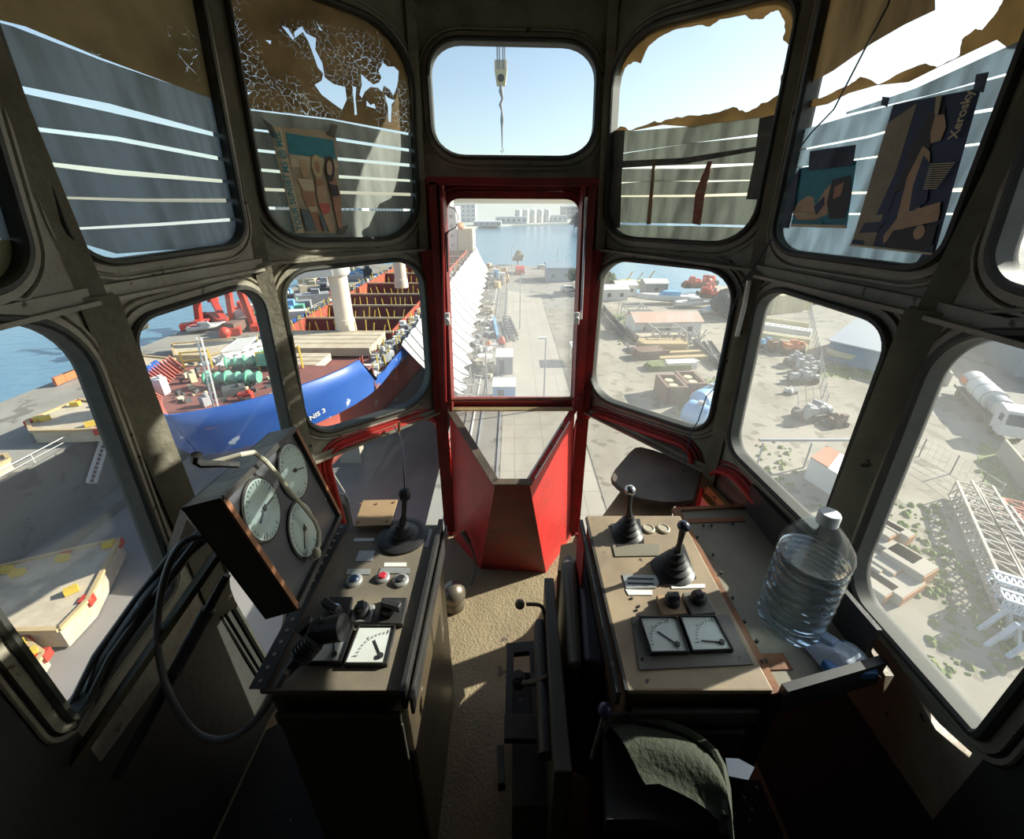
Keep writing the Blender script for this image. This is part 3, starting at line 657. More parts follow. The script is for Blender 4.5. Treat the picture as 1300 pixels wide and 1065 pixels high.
sh3 = [('figure_body', skin2, [(.0,.72),(.08,.58),(.25,.48),(.36,.50),(.42,.66),(.55,.40),(.66,.30),(.72,.45),(.66,.78),(.45,.88),(.1,.88)]), ('figure_hair', darkh, [(.66,.25),(.95,.20),(1,.5),(.96,.85),(.7,.86),(.62,.6)]), ('figure_face', skin, [(.72,.36),(.86,.3),(.84,.5),(.72,.55)]),
  ('swim_top', navy, [(.40,.66),(.56,.5),(.58,.62),(.46,.8)]), ('bikini', blond, [(.02,.76),(.4,.76),(.4,.80),(.02,.80)]), ('towel_edge', teal, [(0,.88),(.6,.90),(.6,.94),(0,.94)]), ('paper_edge', cream, [(0,.95),(1,.95),(1,1),(0,1)])]
poster(PR2U, [(1017,214),(1091,204),(1078,290),(1008,288)], 'small teal poster of a person lying down, left of the large dark poster', sh3, teal)
film('duct_tape', None, PR2U, [[(1033,192),(1092,184),(1088,210),(1031,217)], [(1007,232),(1020,214),(1013,262),(1006,290),(996,289)], [(1246,95),(1262,92),(1255,118),(1242,116)], [(1126,123),(1135,124),(1132,136),(1124,134)], [(1180,318),(1192,310),(1188,336),(1168,335)]], filmmat('blue_grey_tape', (.20,.23,.29), .3), 'bluish tape pieces holding the two right posters', 'tape', 'tape_piece', d=-.009)
film('duct_tape', None, PL1U, [[(330,150),(344,160),(352,176),(344,176)], [(418,158),(427,160),(423,176),(414,170)], [(428,288),(441,286),(436,298),(426,298)]], filmdk, 'dark tape pieces at the corners of the beach poster', 'tape', 'tape_piece', d=-.009)
mb = MB(); mb.tube([onp(q, PR2U)+PR2U[1]*.03 for q in ((1160,-30),(1145,10),(1115,65),(1075,140),(1045,170),(1021,200),(1017,212))], .0016, 6)
mb.build('thin_cord', M['rubberblack'], label='thin dark cord hanging across the torn film above the teal poster', cat='cord')
mb = MB(); mb.tube([onp(q, PR1U)+PR1U[1]*.04 for q in ((995,292),(975,325),(950,360),(935,400),(925,450),(915,490),(905,500),(895,530),(885,545),(880,570),(875,595))], .0016, 6)
mb.build('thin_cord', mat('blue_cord', (.03,.07,.12), .5), label='thin blue cord running down the post between the right windows', cat='cord')
mb = MB(); a = onp((966,366), PR2D); mb.tube([onp(q, PR1D)+PR1D[1]*.045 for q in ((961,354),(955,385),(945,423))], .006, 6); mb.build('light_strip', M['white'], label='short pale strip fixed on the post right of the timber yard window', cat='strip')
for q, P, l in (((1050,347),0,0),):
    pass
mb = MB(); mb.tube([ony(530,134,1.60), ony(534,196,1.58)], .006, 8); mb.build('rod', M['chrome'], label='short dark shiny rod on the post beside the beach poster window', cat='rod')
# ================================================================ CAB CONTENTS
ZL = -.78
def slab(q, z, h, m, name, parent, label=None, cat=None, bev=0, group=None):
    pts = [onz(x, y, z+h) for x, y in q]; mb = MB(); mb.prism(pts, (0,0,-h)); return mb.build(name, m, parent, label, cat, group, bev=bev)
def screws(q, z, parent, r=.003, m=None):
    for x, y in q:
        p = onz(x, y, z); MB().cyl(p, p+V((0,0,.003)), r, n=8).build('screw', m or M['wornsteel'], parent)
def meter(q, z, parent, name, ang):
    """square panel meter lying on console top; q = photo corners TL TR BR BL"""
    pts = [onz(x, y, z) for x, y in q]; c = sum(pts, V((0,0,0)))/4
    mb = MB(); mb.plate([p+V((0,0,.012)) for p in pts], [[p.lerp(c, .05)+V((0,0,.012)) for p in pts]], (0,0,-.016))
    g = mb.build('meter_housing', M['black'], parent)
    mb = MB(); mb.prism([p.lerp(c, .04)+V((0,0,.008)) for p in pts], (0,0,-.006)); d = mb.build('dial', M['dial'], g)
    x = (pts[1]-pts[0]); y = (pts[0]-pts[3]); o = pts[2]-x*.22+y*.2+V((0,0,.0095))
    mb = MB(); L_ = x.length*.52
    dr = (x.normalized()*math.cos(ang)+y.normalized()*math.sin(ang)); mb.bar(o, o+dr*L_, .0022, .001)
    mb.cyl(o, o+V((0,0,.003)), .005, n=10)
    for k in range(11):
        a = math.pi*.5+math.pi*.5*k/10; dr = x.normalized()*math.cos(a)+y.normalized()*math.sin(a); l0 = x.length*.60
        mb.bar(o+dr*l0, o+dr*(l0+(.008 if k % 5 == 0 else .004)), .0010, .0006)
    mb.build('needle_and_scale', M['ink'], parent)
def rotary(q, z, parent, knobpx, ang, base, L_=.03):
    slab(q, z, .012, base, 'switch_plate', parent, bev=.002)
    c = onz(*knobpx, z+.012); mb = MB(); mb.lathe([(.016,0),(.016,.012),(.013,.016)], c, n=16)
    d = V((math.cos(ang), math.sin(ang), 0)); mb.obox(c-d*.012-V((-d.y,d.x,0))*.007+V((0,0,.010)), d*(L_+.012), V((-d.y,d.x,0))*.014, V((0,0,.016)))
    mb.build('switch_knob', M['black'], parent, bev=.003)
def button(px, z, parent, m, r=.013):
    c = onz(*px, z); MB().lathe([(r*1.35,0),(r*1.35,.005),(r*1.05,.008),(r*.9,.008)], c, n=20).build('button_ring', M['alu'], parent)
    MB().lathe([(r*.8,.004),(r*.8,.010),(r*.65,.012)], c, n=16).build('push_button', m, parent)
# ---- left console
con = thing('control_console', (-.31,.65,-1.5), 'dusty dark control console left of the red footwell, with one joystick and two square meters', 'console')
x0, x1, y0, y1 = -.435, -.190, .455, .845
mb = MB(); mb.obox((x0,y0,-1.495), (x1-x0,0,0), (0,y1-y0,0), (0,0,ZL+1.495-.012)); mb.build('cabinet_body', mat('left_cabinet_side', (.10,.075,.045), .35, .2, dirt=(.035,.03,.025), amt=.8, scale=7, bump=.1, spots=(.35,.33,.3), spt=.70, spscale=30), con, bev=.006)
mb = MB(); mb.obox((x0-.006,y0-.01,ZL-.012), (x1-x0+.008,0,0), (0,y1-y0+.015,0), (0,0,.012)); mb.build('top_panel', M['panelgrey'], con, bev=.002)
mb = MB(); mb.obox((x1-.003,y0-.02,ZL-.035), (.010,0,0), (0,y1-y0+.03,0), (0,0,.05)); mb.obox((x1+.012,y0-.02,ZL-.05), (.006,0,0), (0,y1-y0+.03,0), (0,0,.045)); mb.build('edge_angle', M['black'], con, bev=.001)
mb = MB(); mb.obox((x0+.01,y0-.018,ZL-.09), (x1-x0-.02,0,0), (0,.01,0), (0,0,.03)); mb.obox((x0+.01,y0-.012,ZL-.60), (x1-x0-.02,0,0), (0,.006,0), (0,0,.50)); mb.build('front_door', mat('cabinet_front', (.05,.045,.035), .6, dirt=(.03,.03,.025)), con, bev=.003)
mb = MB(); 
p0, p1 = V((x0-.022,y0-.01,ZL+.004)), V((x0-.022,y1,ZL+.004)); mb.obox(p0, (.028,0,0), p1-p0, (0,0,.003))
mb.build('perforated_angle', M['black'], con)
mb = MB()
for k in range(17): p = p0.lerp(p1, (k+.5)/17)+V((.014,0,.003)); mb.cyl(p, p+V((0,0,.0012)), .0035, n=8)
mb.build('angle_holes', mat('hole_dust', (.30,.27,.22), .8), con)
slab([(461,635),(505,634),(495,666),(449,668)], ZL+.012, .004, M['wood'], 'tan_cover_plate', con)
screws([(458,640),(500,638),(491,662),(455,663),(478,640)], ZL+.016, con, .003, M['rust'])
slab([(450,683),(476,683),(474,687),(449,687)], ZL, .001, M['alu'], 'label_plate', con); slab([(456,699),(476,699),(472,712),(451,712)], ZL, .0015, M['alu'], 'label_plate', con)
slab([(488,714),(516,714),(516,719),(487,719)], ZL, .001, M['white'], 'label_plate', con); slab([(441,722),(470,722),(469,729),(439,729)], ZL, .002, M['alu'], 'label_plate', con)
slab([(484,720),(520,721),(520,728),(481,727)], ZL, .002, M['alu'], 'label_plate', con); slab([(545,671),(549,672),(543,695),(538,694)], ZL, .001, M['alu'], 'label_plate', con)
button((450,738), ZL, con, M['bluebtn']); button((486,734), ZL, con, M['redbtn'], .0115); button((509,738), ZL, con, M['black'])
rotary([(418,757),(448,757),(440,797),(405,797)], ZL, con, (425,780), 2.6, M['black']); rotary([(451,767),(476,767),(470,789),(444,789)], ZL, con, (460,777), 1.9, M['alu'], .008)
rotary([(485,758),(517,758),(511,792),(477,791)], ZL, con, (493,775), -.25, M['black'], .03)
c = onz(425,774,ZL+.028); MB().lathe([(.011,0),(.011,.006),(.006,.008)], c, n=6).build('bright_nut', M['chrome'], con)
meter([(402,798),(450,798),(434,845),(385,845)], ZL, con, 'm', 1.9); meter([(457,798),(503,798),(492,847),(438,847)], ZL, con, 'm', 2.2)
def bellows(c, r, h, n, m, parent, name='rubber_boot', lean=(0,0)):
    pr = []
    for k in range(n*4+1):
        t = k/(n*4); pr.append((r*(1-.72*t)*(1+.10*math.cos(2*math.pi*t*n)), h*t))
    MB().lathe(pr, c, n=24).build(name, m, parent)
# joystick left
j = thing('joystick', onz(511,681,ZL), 'black joystick with tall thin knob on the left console', 'joystick')
c = onz(511,681,ZL); MB().lathe([(.062,0),(.062,.006),(.052,.010),(.045,.010)], c, n=28).build('base_ring', M['rubberblack'], j)
bellows(c+V((0,0,.010)), .038, .03, 3, M['rubberblack'], j)
tp = ony(514,628,c.y); MB().tube([c+V((0,0,.03)), c.lerp(tp,.45), c.lerp(tp,.5), tp], [.006,.009,.006,.007], 10).build('stick', M['rubberblack'], j)
MB().lathe([(.009,-.012),(.014,-.008),(.015,.006),(.012,.014),(.008,.016)], tp, n=14).build('grip', M['rubberblack'], j)
mb = MB(); q = [ony(514,624,c.y), ony(513,600,c.y+.02), ony(512,575,c.y+.1), ony(509,555,c.y+.25), ony(500,541,c.y+.40)]; mb.tube(q, .0022, 6)
mb.build('loose_wire', M['rubberblack'], label='thin wire rising from the left joystick to the sill hook', cat='wire')
mb = MB(); q = [onp(p, PL1D)+PL1D[1]*.04 for p in ((572,530),(562,560),(570,575),(580,562),(590,552))]; mb.tube(q, .0014, 6); mb.build('loose_wire', M['hose'], label='short looped wire at the upper left corner of the footwell glass', cat='wire')
mb = MB(); q = [onp(p, PL1D)+PL1D[1]*.05 for p in ((498,530),(498,538),(497,546))]; mb.tube(q, .005, 8); mb.build('sill_hook', M['rust'], label='small rusty hook on the sill under the ship bow window', cat='hook')
# ---- gauge box
def scaled():
    A, B, Cc, D = para((280,632), (375,541), (434,655), (378,775), 1.0)
    k = -.70/D.z; return [p*k for p in (A, B, Cc, D)]
A, B, Cc, D = scaled()
gn = (B-A).cross(D-A).normalized(); gn = gn if gn.dot(A) < 0 else -gn
print('gauge box', [tuple(round(t, 3) for t in p) for p in (A,B,Cc,D)], (B-A).length, (D-A).length)
gb = thing('gauge_box', D, 'black tilted instrument box with three round dials left of the console', 'instrument')
TH = .06
mb = MB(); mb.plate([A,B,Cc,D], [[p.lerp((A+B+Cc+D)/4, .07) for p in (A,B,Cc,D)]], -gn*TH)
mb.prism([p-gn*(TH-.005) for p in (A,B,Cc,D)], -gn*.004); mb.build('housing', M['black'], gb)
cc = (A+B+Cc+D)/4
mb = MB(); mb.prism([p.lerp(cc,.06)-gn*.009 for p in (A,B,Cc,D)], -gn*.003); mb.build('face_plate', mat('gauge_face', (.06,.065,.075), .35, dirt=(.09,.09,.09), scale=8, spots=(.40,.38,.30), spt=.68, spscale=22), gb)
for a_, b_, m_ in ((A, D, M['rust']), (A, B, M['black']), (B, Cc, M['rust'])):
    q = MB(); q.bar(a_.lerp(cc, .03), b_.lerp(cc, .03), .011, .004, up=gn); q.build('trim_strip', m_, gb)
q = MB(); q.bar(Cc.lerp(cc,.03), D.lerp(cc,.03), .012, .005, up=gn); q.build('trim_strip', M['black'], gb)
FP = (A-gn*.009, gn)
for (px, py, r, a1, a2) in ((331,647,.057,-1.75,.9), (371,598,.060,-1.4,None), (383,672,.058,.6,None)):
    c = onp((px,py), FP); u = (B-A).normalized(); w = gn.cross(u).normalized()
    if w.dot(A-D) < 0: w = -w
    g = MB(); g.lathe([(r+.004,0),(r+.004,.004),(r,.005),(r,.003)], c, gn, 36).build('round_gauge', M['black'], gb)
    g = bpy.context.scene.objects[-1] if False else gb.children[-1]
    MB().lathe([(r-.001,.0035),(r-.001,.0048)], c, gn, 36).build('dial', mat('dial_pale', (.50,.56,.56), .35, dirt=(.42,.45,.42), scale=15), g)
    mb = MB(); rt = V((.99,.1,0)); up_ = gn.cross(rt).normalized(); up_ = up_ if up_.z > 0 else -up_; rt = up_.cross(gn).normalized(); rt = rt if rt.x > 0 else -rt
    o = c+gn*.006
    for aa, l in ((a1, r*.72), (a2, r*.5)):
        if aa is None: continue
        d = rt*math.cos(aa)+up_*math.sin(aa); mb.bar(o-d*.01, o+d*l, .005 if r > .06 else .003, .001, up=gn)
    for k in range(30):
        t = 2*math.pi*k/30*.9-.6; d = rt*math.cos(t)+up_*math.sin(t); mb.bar(o+d*r*(.84 if k % 5 else .74), o+d*r*.93, .0012, .0004, up=gn)
    mb.cyl(o, o+gn*.003, .005, n=10); mb.build('needle_and_scale', M['ink'], g)
    MB().lathe([(r-.001,.0075),(r-.001,.0085)], c, gn, 36).build('cover_glass', glass_clear, g)
mb = MB(); q = [onp(p, (A+gn*.02, gn)) for p in ((296,581),(305,577),(322,574),(336,584),(352,602),(370,626),(388,646),(400,662),(405,676),(405,690),(402,702))]; q[0] -= gn*.05
mb.tube(q, .0042, 8); mb.ball(q[-1], .009, 10, sc=(1,1,1.5)); mb.ball(q[-1]+V((-.01,0,-.012)), .008, 10)
mb.build('grey_cable', M['greycable'], label='pale grey cable draped across the three dial box', cat='cable')
mb = MB(); yy = A.y+.03; mb.tube([ony(250,577,yy), ony(249,585,yy), ony(256,589,yy), ony(278,589,yy+.01), ony(302,590,yy+.03)], [.008,.008,.007,.006,.006], 8)
mb.build('bracket', M['black'], label='black bent bracket sticking out left from the dial box', cat='bracket')
# support arm and bars at left
def dpt(px, py, y): return ony(px, py, y)
mb = MB(); a, b = dpt(288,730,.60), dpt(150,985,.40); mb.tube([a, a.lerp(b,.18), a.lerp(b,.185), a.lerp(b,.5), a.lerp(b,.505), b], [.008,.009,.014,.012,.010,.009], 10)
mb.cyl(a.lerp(b,.52)+V((-.015,0,0)), a.lerp(b,.52)+V((.015,0,.004)), .006); mb.build('lever_rod', M['black'], label='long dark jointed rod slanting down under the dial box', cat='rod')
mb = MB(); mb.tube([dpt(268,672,.64), dpt(235,700,.62), dpt(190,760,.55), dpt(140,830,.50), dpt(90,935,.43)], .016, 10); mb.build('cable_conduit', M['black'], label='thick black conduit slanting across the lower left window edge', cat='pipe')
for k, (o, l) in enumerate(((-9,'outermost thin black cable beside the thick conduit at left'), (10,'thin black cable on the inner side of the thick conduit at left'))):
    mb = MB(); mb.tube([dpt(262,668,.63), dpt(228+o,700,.60), dpt(180+o,762,.545), dpt(130+o,832,.49), dpt(84+o,925,.42)], .0055, 8); mb.build('cable', M['hose'], label=l, cat='cable')
mb = MB(); mb.bar(dpt(285,690,.62), dpt(95,965,.40), .022, .012); mb.build('angle_bar', mat('olive_bar', (.10,.09,.055), .6), label='olive steel bar behind the conduit at left', cat='bar')
mb = MB(); mb.bar(dpt(330,720,.60), dpt(250,640,.66), .05, .03); mb.bar(dpt(250,640,.66), dpt(228,700,.70), .05, .02); mb.build('mounting_bracket', M['black'], label='black bracket carrying the dial box on the left wall', cat='bracket')
mb = MB(); q = [dpt(*p) for p in ((262,682,.60),(240,682,.58),(220,700,.56),(205,745,.54),(198,800,.52),(205,855,.49),(222,898,.46),(245,930,.44),(270,941,.43),(300,936,.43),(328,912,.44),(348,882,.45),(364,852,.46))]
# smooth
def smooth(q, it=2):
    for _ in range(it):
        o = [q[0]]
        for i in range(len(q)-1): o += [q[i].lerp(q[i+1], .25), q[i].lerp(q[i+1], .75)]
        q = o+[q[-1]]
    return q
mb.tube(smooth(q), .0062, 10); mb.build('hanging_cable', mat('dark_hose', (.10,.10,.10), .45, dirt=(.18,.16,.14), scale=12), label='long dark cable looping down from the dial box to the plug', cat='cable')
pl = thing('cable_plug', dpt(400,820,.50), 'black industrial plug lying on the left console over the meters', 'plug')
a, b = dpt(362,855,.465), dpt(400,812,.50); MB().tube([a, a.lerp(b,.45), a.lerp(b,.46), b], [.009,.012,.017,.019], 14).build('plug_body', M['rubberblack'], pl)
mb = MB(); t = (b-a).normalized()
for k in range(5): p = a.lerp(b, .5+.1*k); mb.tube([p, p+t*.003], .0205, 14)
mb.build('grip_ribs', M['rubberblack'], pl)
MB().tube([b, dpt(405,800,.52), dpt(412,796,.525)], [.019,.022,.022], 14).build('plug_collar', M['rubberblack'], pl)
MB().tube([dpt(400,803,.52), dpt(436,796,.52), dpt(437,796,.52)], [.022,.024,.016], 14).build('socket', M['rubberblack'], pl)
MB().tube([dpt(385,792,.53), dpt(395,800,.53)], [.016,.016], 12).build('hinge_cap', M['rubberblack'], pl)
MB().tube([dpt(424,786,.54), dpt(418,800,.53)], [.013,.018], 12).build('locking_nut', M['rubberblack'], pl)
# ---- right console
con = thing('control_console', (.33,.66,-1.5), 'sunlit control console between seat and tray, with two joysticks and round white caps', 'console')
x0, x1, y0, y1 = .205, .452, .455, .885
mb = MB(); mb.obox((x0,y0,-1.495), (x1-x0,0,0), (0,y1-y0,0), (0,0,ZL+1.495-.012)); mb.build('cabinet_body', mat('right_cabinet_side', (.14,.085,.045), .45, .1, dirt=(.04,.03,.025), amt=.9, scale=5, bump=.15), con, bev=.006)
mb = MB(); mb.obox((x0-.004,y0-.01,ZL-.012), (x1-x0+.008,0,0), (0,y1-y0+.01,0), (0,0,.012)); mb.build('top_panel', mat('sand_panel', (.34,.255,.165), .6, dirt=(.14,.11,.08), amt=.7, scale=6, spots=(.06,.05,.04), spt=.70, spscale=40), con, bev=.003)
mb = MB(); mb.obox((x0-.022,y0-.01,ZL-.04), (.008,0,0), (0,y1-y0+.0,0), (0,0,.035)); mb.obox((x0-.008,y0-.01,ZL-.004), (.004,0,0), (0,y1-y0,0), (0,0,.006)); mb.build('edge_angle', M['black'], con)
mb = MB(); mb.obox((x0-.024,y1-.10,ZL-.30), (.004,0,0), (0,.09,0), (0,0,.28)); mb.build('red_edge_patch', M['red'], con)
mb = MB(); mb.obox((x0+.02,y0-.014,ZL-.62), (x1-x0-.04,0,0), (0,.008,0), (0,0,.50)); mb.obox((x0+.01,y0-.018,ZL-.085), (x1-x0-.02,0,0), (0,.01,0), (0,0,.035)); mb.build('front_door', mat('cabinet_front_dark', (.06,.055,.045), .6, dirt=(.03,.03,.025)), con, bev=.003)
mb = MB(); mb.obox((x0+.10,y0-.020,ZL-.20), (.07,0,0), (0,.005,0), (0,0,.006)); mb.build('door_label_holder', M['wornsteel'], con)
slab([(802,783),(925,780),(957,843),(812,850)], ZL, .003, mat('meter_plate', (.10,.09,.08), .5, dirt=(.2,.18,.15), scale=9), 'meter_plate', con)
meter([(811,787),(858,787),(874,832),(826,833)], ZL+.002, con, 'm', 2.4); meter([(862,786),(907,786),(930,829),(878,831)], ZL+.002, con, 'm', 3.05)
slab([(790,729),(832,730),(838,738),(833,746),(795,747)], ZL, .0025, M['alu'], 'label_plate', con); slab([(794,748),(828,749),(828,755),(798,755)], ZL, .002, M['white'], 'label_plate', con)
slab([(777,690),(838,690),(836,705),(781,706)], ZL, .003, mat('beige_plate', (.22,.20,.15), .5), 'blank_plate', con); slab([(851,742),(895,741),(895,746),(853,747)], ZL, .002, M['white'], 'label_plate', con)
mb = MB()
for k in range(2):
    a, b = onz(797,734+6*k,ZL+.0028), onz(830,735+6*k,ZL+.0028); mb.bar(a, b, .004, .0006)
mb.build('engraved_lines', M['ink'], con)
for px in ((823,672), (842,672)):
    c = onz(*px, ZL); MB().lathe([(.0165,0),(.0165,.004),(.013,.006),(.012,.004),(.007,.004)], c, n=22).build('round_cap', mat('cream_cap', (.45,.40,.30), .5), con)
rotary([(833,755),(862,754),(873,778),(843,781)], ZL, con, (853,765), .0, M['wood'], .012); rotary([(866,752),(896,751),(909,777),(878,780)], ZL, con, (886,762), .2, mat('grey_plate', (.15,.14,.12), .5), .006)
screws([(802,760),(811,770),(810,783),(805,795),(815,838),(938,836),(912,788),(808,775)], ZL, con, .0028, M['ink'])
slab([(775,665),(812,658),(818,688),(783,694)], ZL, .004, M['black'], 'boot_plate', con); slab([(826,712),(868,690),(884,733),(838,741)], ZL, .004, M['black'], 'boot_plate', con)
for (bx, by, kx, ky, lb, r, km) in ((796,676,800,622,'rear joystick with a shiny knob on the right console, near the wooden shelf', .036, M['chrome']), (855,722,868,668,'front joystick with dark ball knob on the right console, near the tray', .042, mat('navy_knob', (.03,.035,.06), .25))):
    c = onz(bx, by, ZL+.004); j = thing('joystick', c, lb, 'joystick'); bellows(c, r, .055, 4, M['rubberblack'], j)
    tp = ony(kx, ky, c.y); MB().tube([c+V((0,0,.045)), c.lerp(tp,.6), tp], [.010,.0055,.008], 10).build('stick', M['rubberblack'], j)
    MB().ball(tp, .014, 14, sc=(1,1,.9)).build('knob', km, j)
# ---- wooden shelf
sh = [(776,604),(781,595),(800,573),(806,568),(814,567),(830,571),(894,592),(880,634),(860,637),(842,637),(815,633),(803,629),(784,616),(777,609)]
slab(sh, -.83, .018, M['darkwood'], 'wall_shelf', None, 'dark worn wooden shelf board behind the right console', 'shelf', bev=.003)
mb = MB(); a = onz(765,655,-.80); mb.prism([onz(*p, -.86) for p in ((800,607),(862,615),(852,658),(764,656))], (0,0,-.02)); mb.build('shelf_bracket', M['wood'], label='tan board under the wooden shelf', cat='board')
# ---- tray
tz = -.80
tr = thing('side_tray', onz(985,760,tz), 'grey tray with rusty orange edge strips under the water bottle', 'tray')
TQ = [(857,648),(952,643),(1117,853),(985,884)]
slab(TQ, tz-.004, .004, mat('tray_grey', (.22,.20,.15), .6, dirt=(.14,.12,.09), amt=.7, scale=8, spots=(.5,.5,.5), spt=.76, spscale=60), 'tray_bottom', tr)
mb = MB(); P = [onz(*q, tz) for q in TQ]
def rbar(a, b, w, h, m, nm='edge_strip'):
    q = MB(); q.bar(a+V((0,0,h/2)), b+V((0,0,h/2)), w, h); q.build(nm, m, tr)
rbar(P[0], P[3], .022, .008, M['rust']); rbar(onz(868,662,tz), onz(945,660,tz), .016, .003, M['rust']); rbar(onz(948,842,tz), onz(1000,840,tz), .03, .003, M['rust'], 'rust_patch'); rbar(P[0], P[1], .012, .006, M['rust'])
rbar(P[1]+V((-.012,0,0)), onz(1010,720,tz)+V((-.0,0,0)), .008, .012, M['rust'], 'edge_strip')
a, b = onz(942,646,tz), onz(1090,838,tz); rbar(a+V((.012,0,0)), b+V((.010,0,0)), .010, .085, M['black'], 'upright_board')
rbar(P[3]+V((.005,-.004,-.03)), P[2]+V((0,.004,-.03)), .014, .062, M['rubberblack'], 'front_board')
for q in ((893,668),(903,668),(930,666),(885,683),(905,705),(915,728),(930,760),(945,790),(960,815),(972,840),(955,842),(967,842)):
    p = onz(*q, tz+.004); MB().cyl(p, p+V((0,0,.006)), .0032, n=8).build('screw', M['ink'], tr)
# support legs for the tray down to the floor
for y_ in (.47, .88): MB().obox((.475,y_,-1.495), (.03,0,0), (0,.03,0), (0,0,.69)).build('leg', M['black'], tr)
# ---- bottle
bc = onz(999,792,tz+.001)
bt = thing('water_bottle', bc, 'large ribbed clear plastic water bottle standing on the side tray', 'bottle')
R_ = .060
pr = [(.030,.004),(R_*.80,0),(R_*.97,.010)]
for k in range(8):
    z = .022+k*.021; pr += [(R_,z),(R_,z+.009),(R_*.93,z+.013),(R_*.93,z+.016)]
pr += [(R_,.195),(R_,.208),(R_*.92,.222),(R_*.62,.248),(R_*.34,.266),(.0155,.272),(.0155,.282)]
MB().lathe(pr, bc, n=32).build('bottle_shell', glassmat('pet_plastic', .03, tint=(.86,.93,.98), sc=20), bt)
prw = [(max(r-.002, .001), max(z, .002)) for r, z in pr if z < .19]+[(R_-.003,.190)]
water = mat('water', (.93,.97,1.0), .0, dirt=(.93,.97,1.0), trans=1.0, ior=1.33)
MB().lathe(prw, bc, n=32).build('water', water, bt)
MB().lathe([(.0175,.268),(.0175,.288),(.016,.291)], bc, n=24).build('cap', mat('cap_white', (.72,.76,.78), .35), bt)
# ---- wipes packet
q = onz(1066,838,tz+.002); pk = thing('wipes_packet', q, 'crumpled blue and white packet in the near corner of the side tray', 'packet')
mb = MB(); rows = []
for i in range(9):
    v = i/8; row = []
    for k in range(13):
        u = k/12; w = math.sin(math.pi*u)**.5*math.sin(math.pi*min(max(v,.02),.98))**.5
        row.append(q+V(((u-.5)*.095+(v-.5)*-.012, (v-.5)*.065, .001+.036*w+.004*math.sin(u*17+v*9)*w)))
    rows.append(row)
mb.grid(rows, sm=True); mb.build('wrapper', mat('packet_white', (.55,.62,.72), .4, dirt=(.35,.48,.66), scale=30, spots=(.04,.12,.38), spt=.60, spscale=28), pk)
mb = MB(); mb.prism([q+V(p) for p in ((-.044,-.034,.001),(.040,-.036,.001),(.046,-.01,.001),(-.046,-.01,.001))], (0,0,.018)); mb.build('blue_band', mat('packet_blue', (.03,.16,.40), .4), pk, bev=.003)
mb = MB(); mb.bar(onz(1030,798,tz+.02), onz(1062,818,tz+.035), .024, .012); mb.build('folded_tab', mat('packet_tab', (.32,.42,.58), .5), pk, bev=.004)
# ---- foot lamp, wires on floor
lp = thing('floor_lamp_head', onz(578,770,ZF), 'dusty round metal lamp head on the floor beside the left console', 'lamp')
c = onz(578,768,ZF)+V((-.005,0,.065)); MB().ball(c, .050, 18).build('globe', M['wornsteel'], lp); MB().lathe([(.045,-.065),(.048,-.05),(.040,-.03)], c, n=18).build('lamp_base', M['wornsteel'], lp)
mb = MB(); q = smooth([onz(598,742,ZF+.01), onz(604,725,ZF+.03), onz(603,706,ZF+.08), onz(596,690,ZF+.14)]); mb.tube(q, .005, 8); mb.tube([q[-1], q[-1]+V((-.03,.02,.05))], [.010,.013], 10); mb.build('grey_plug', M['greyvinyl'], label='grey plug with curved cable at the foot of the red well, left side', cat='plug')
# ---- folded seat between the consoles
st = thing('folded_seat', (.12,.7,ZF), 'folded operator seat standing on edge left of the right console', 'seat')
def hull(pts_top, z0, z1, m, nm, bev=.012):
    mb = MB(); mb.prism([V((x,y,z1)) for x, y in pts_top], (0,0,z0-z1)); return mb.build(nm, m, st, bev=bev)
ZT2 = -.93
q = lambda x, y: onz(x, y, ZT2)
def seatslab(pxs, m, nm, z0=-1.40, bev=.012): mb = MB(); mb.prism([q(*p) for p in pxs], (0,0,z0-ZT2)); mb.build(nm, m, st, bev=bev)
seatslab([(733,708),(738,700),(746,706),(768,828),(768,845),(741,838)], M['vinyl'], 'seat_cushion')
seatslab([(713,708),(722,699),(731,706),(739,835),(738,845),(722,842)], M['greyvinyl'], 'seat_back_shell')
seatslab([(691,733),(703,733),(727,980),(704,980)], mat('seat_side_plate', (.09,.085,.07), .5, dirt=(.05,.05,.04)), 'side_plate', bev=.003)
mb = MB(); mb.prism([onz(*p, -1.0) for p in ((712,692),(728,688),(737,705),(722,724),(708,724))], (0,0,-.3)); mb.build('tan_backing', M['wood'], st)
def zq(x, y, z): return onz(x, y, z)
mb = MB(); mb.tube([zq(686,790,-1.0), zq(686,800,-1.0), zq(694,960,-1.0)], [.014,.017,.019], 12); mb.build('slide_tube', M['black'], st)
mb = MB(); mb.bar(zq(648,820,-1.15), zq(646,940,-1.15), .02, .03); mb.bar(zq(676,825,-1.15), zq(684,940,-1.15), .02, .03); mb.bar(zq(640,925,-1.1), zq(690,925,-1.1), .05, .02); mb.bar(zq(643,826,-1.15), zq(680,822,-1.15), .03, .02); mb.bar(zq(635,950,-1.05), zq(637,1000,-1.05), .015, .03)
mb.obox((.0,.45,-1.495), (.10,0,0), (0,.28,0), (0,0,.30)); mb.build('seat_frame', M['black'], st, bev=.002)
mb = MB(); c = zq(658,868,-1.1); mb.cyl(c, c+V((0,0,.03)), .016); mb.cyl(c+V((0,0,.03)), c+V((0,0,.036)), .009); mb.build('frame_bolt', M['black'], st)
MB().tube([zq(664,868,-1.02), zq(680,866,-1.0), zq(696,858,-.97)], [.006,.008,.004], 8).build('release_lever', M['black'], st)
lv = thing('seat_lever', zq(690,790,-.95), 'curved lever with ball knob in front of the folded seat', 'lever')
MB().tube(smooth([zq(668,767,-.93), zq(683,767,-.93), zq(690,771,-.94), zq(693,795,-1.0)], 2), .0045, 8).build('lever_arm', M['greyvinyl'], lv)
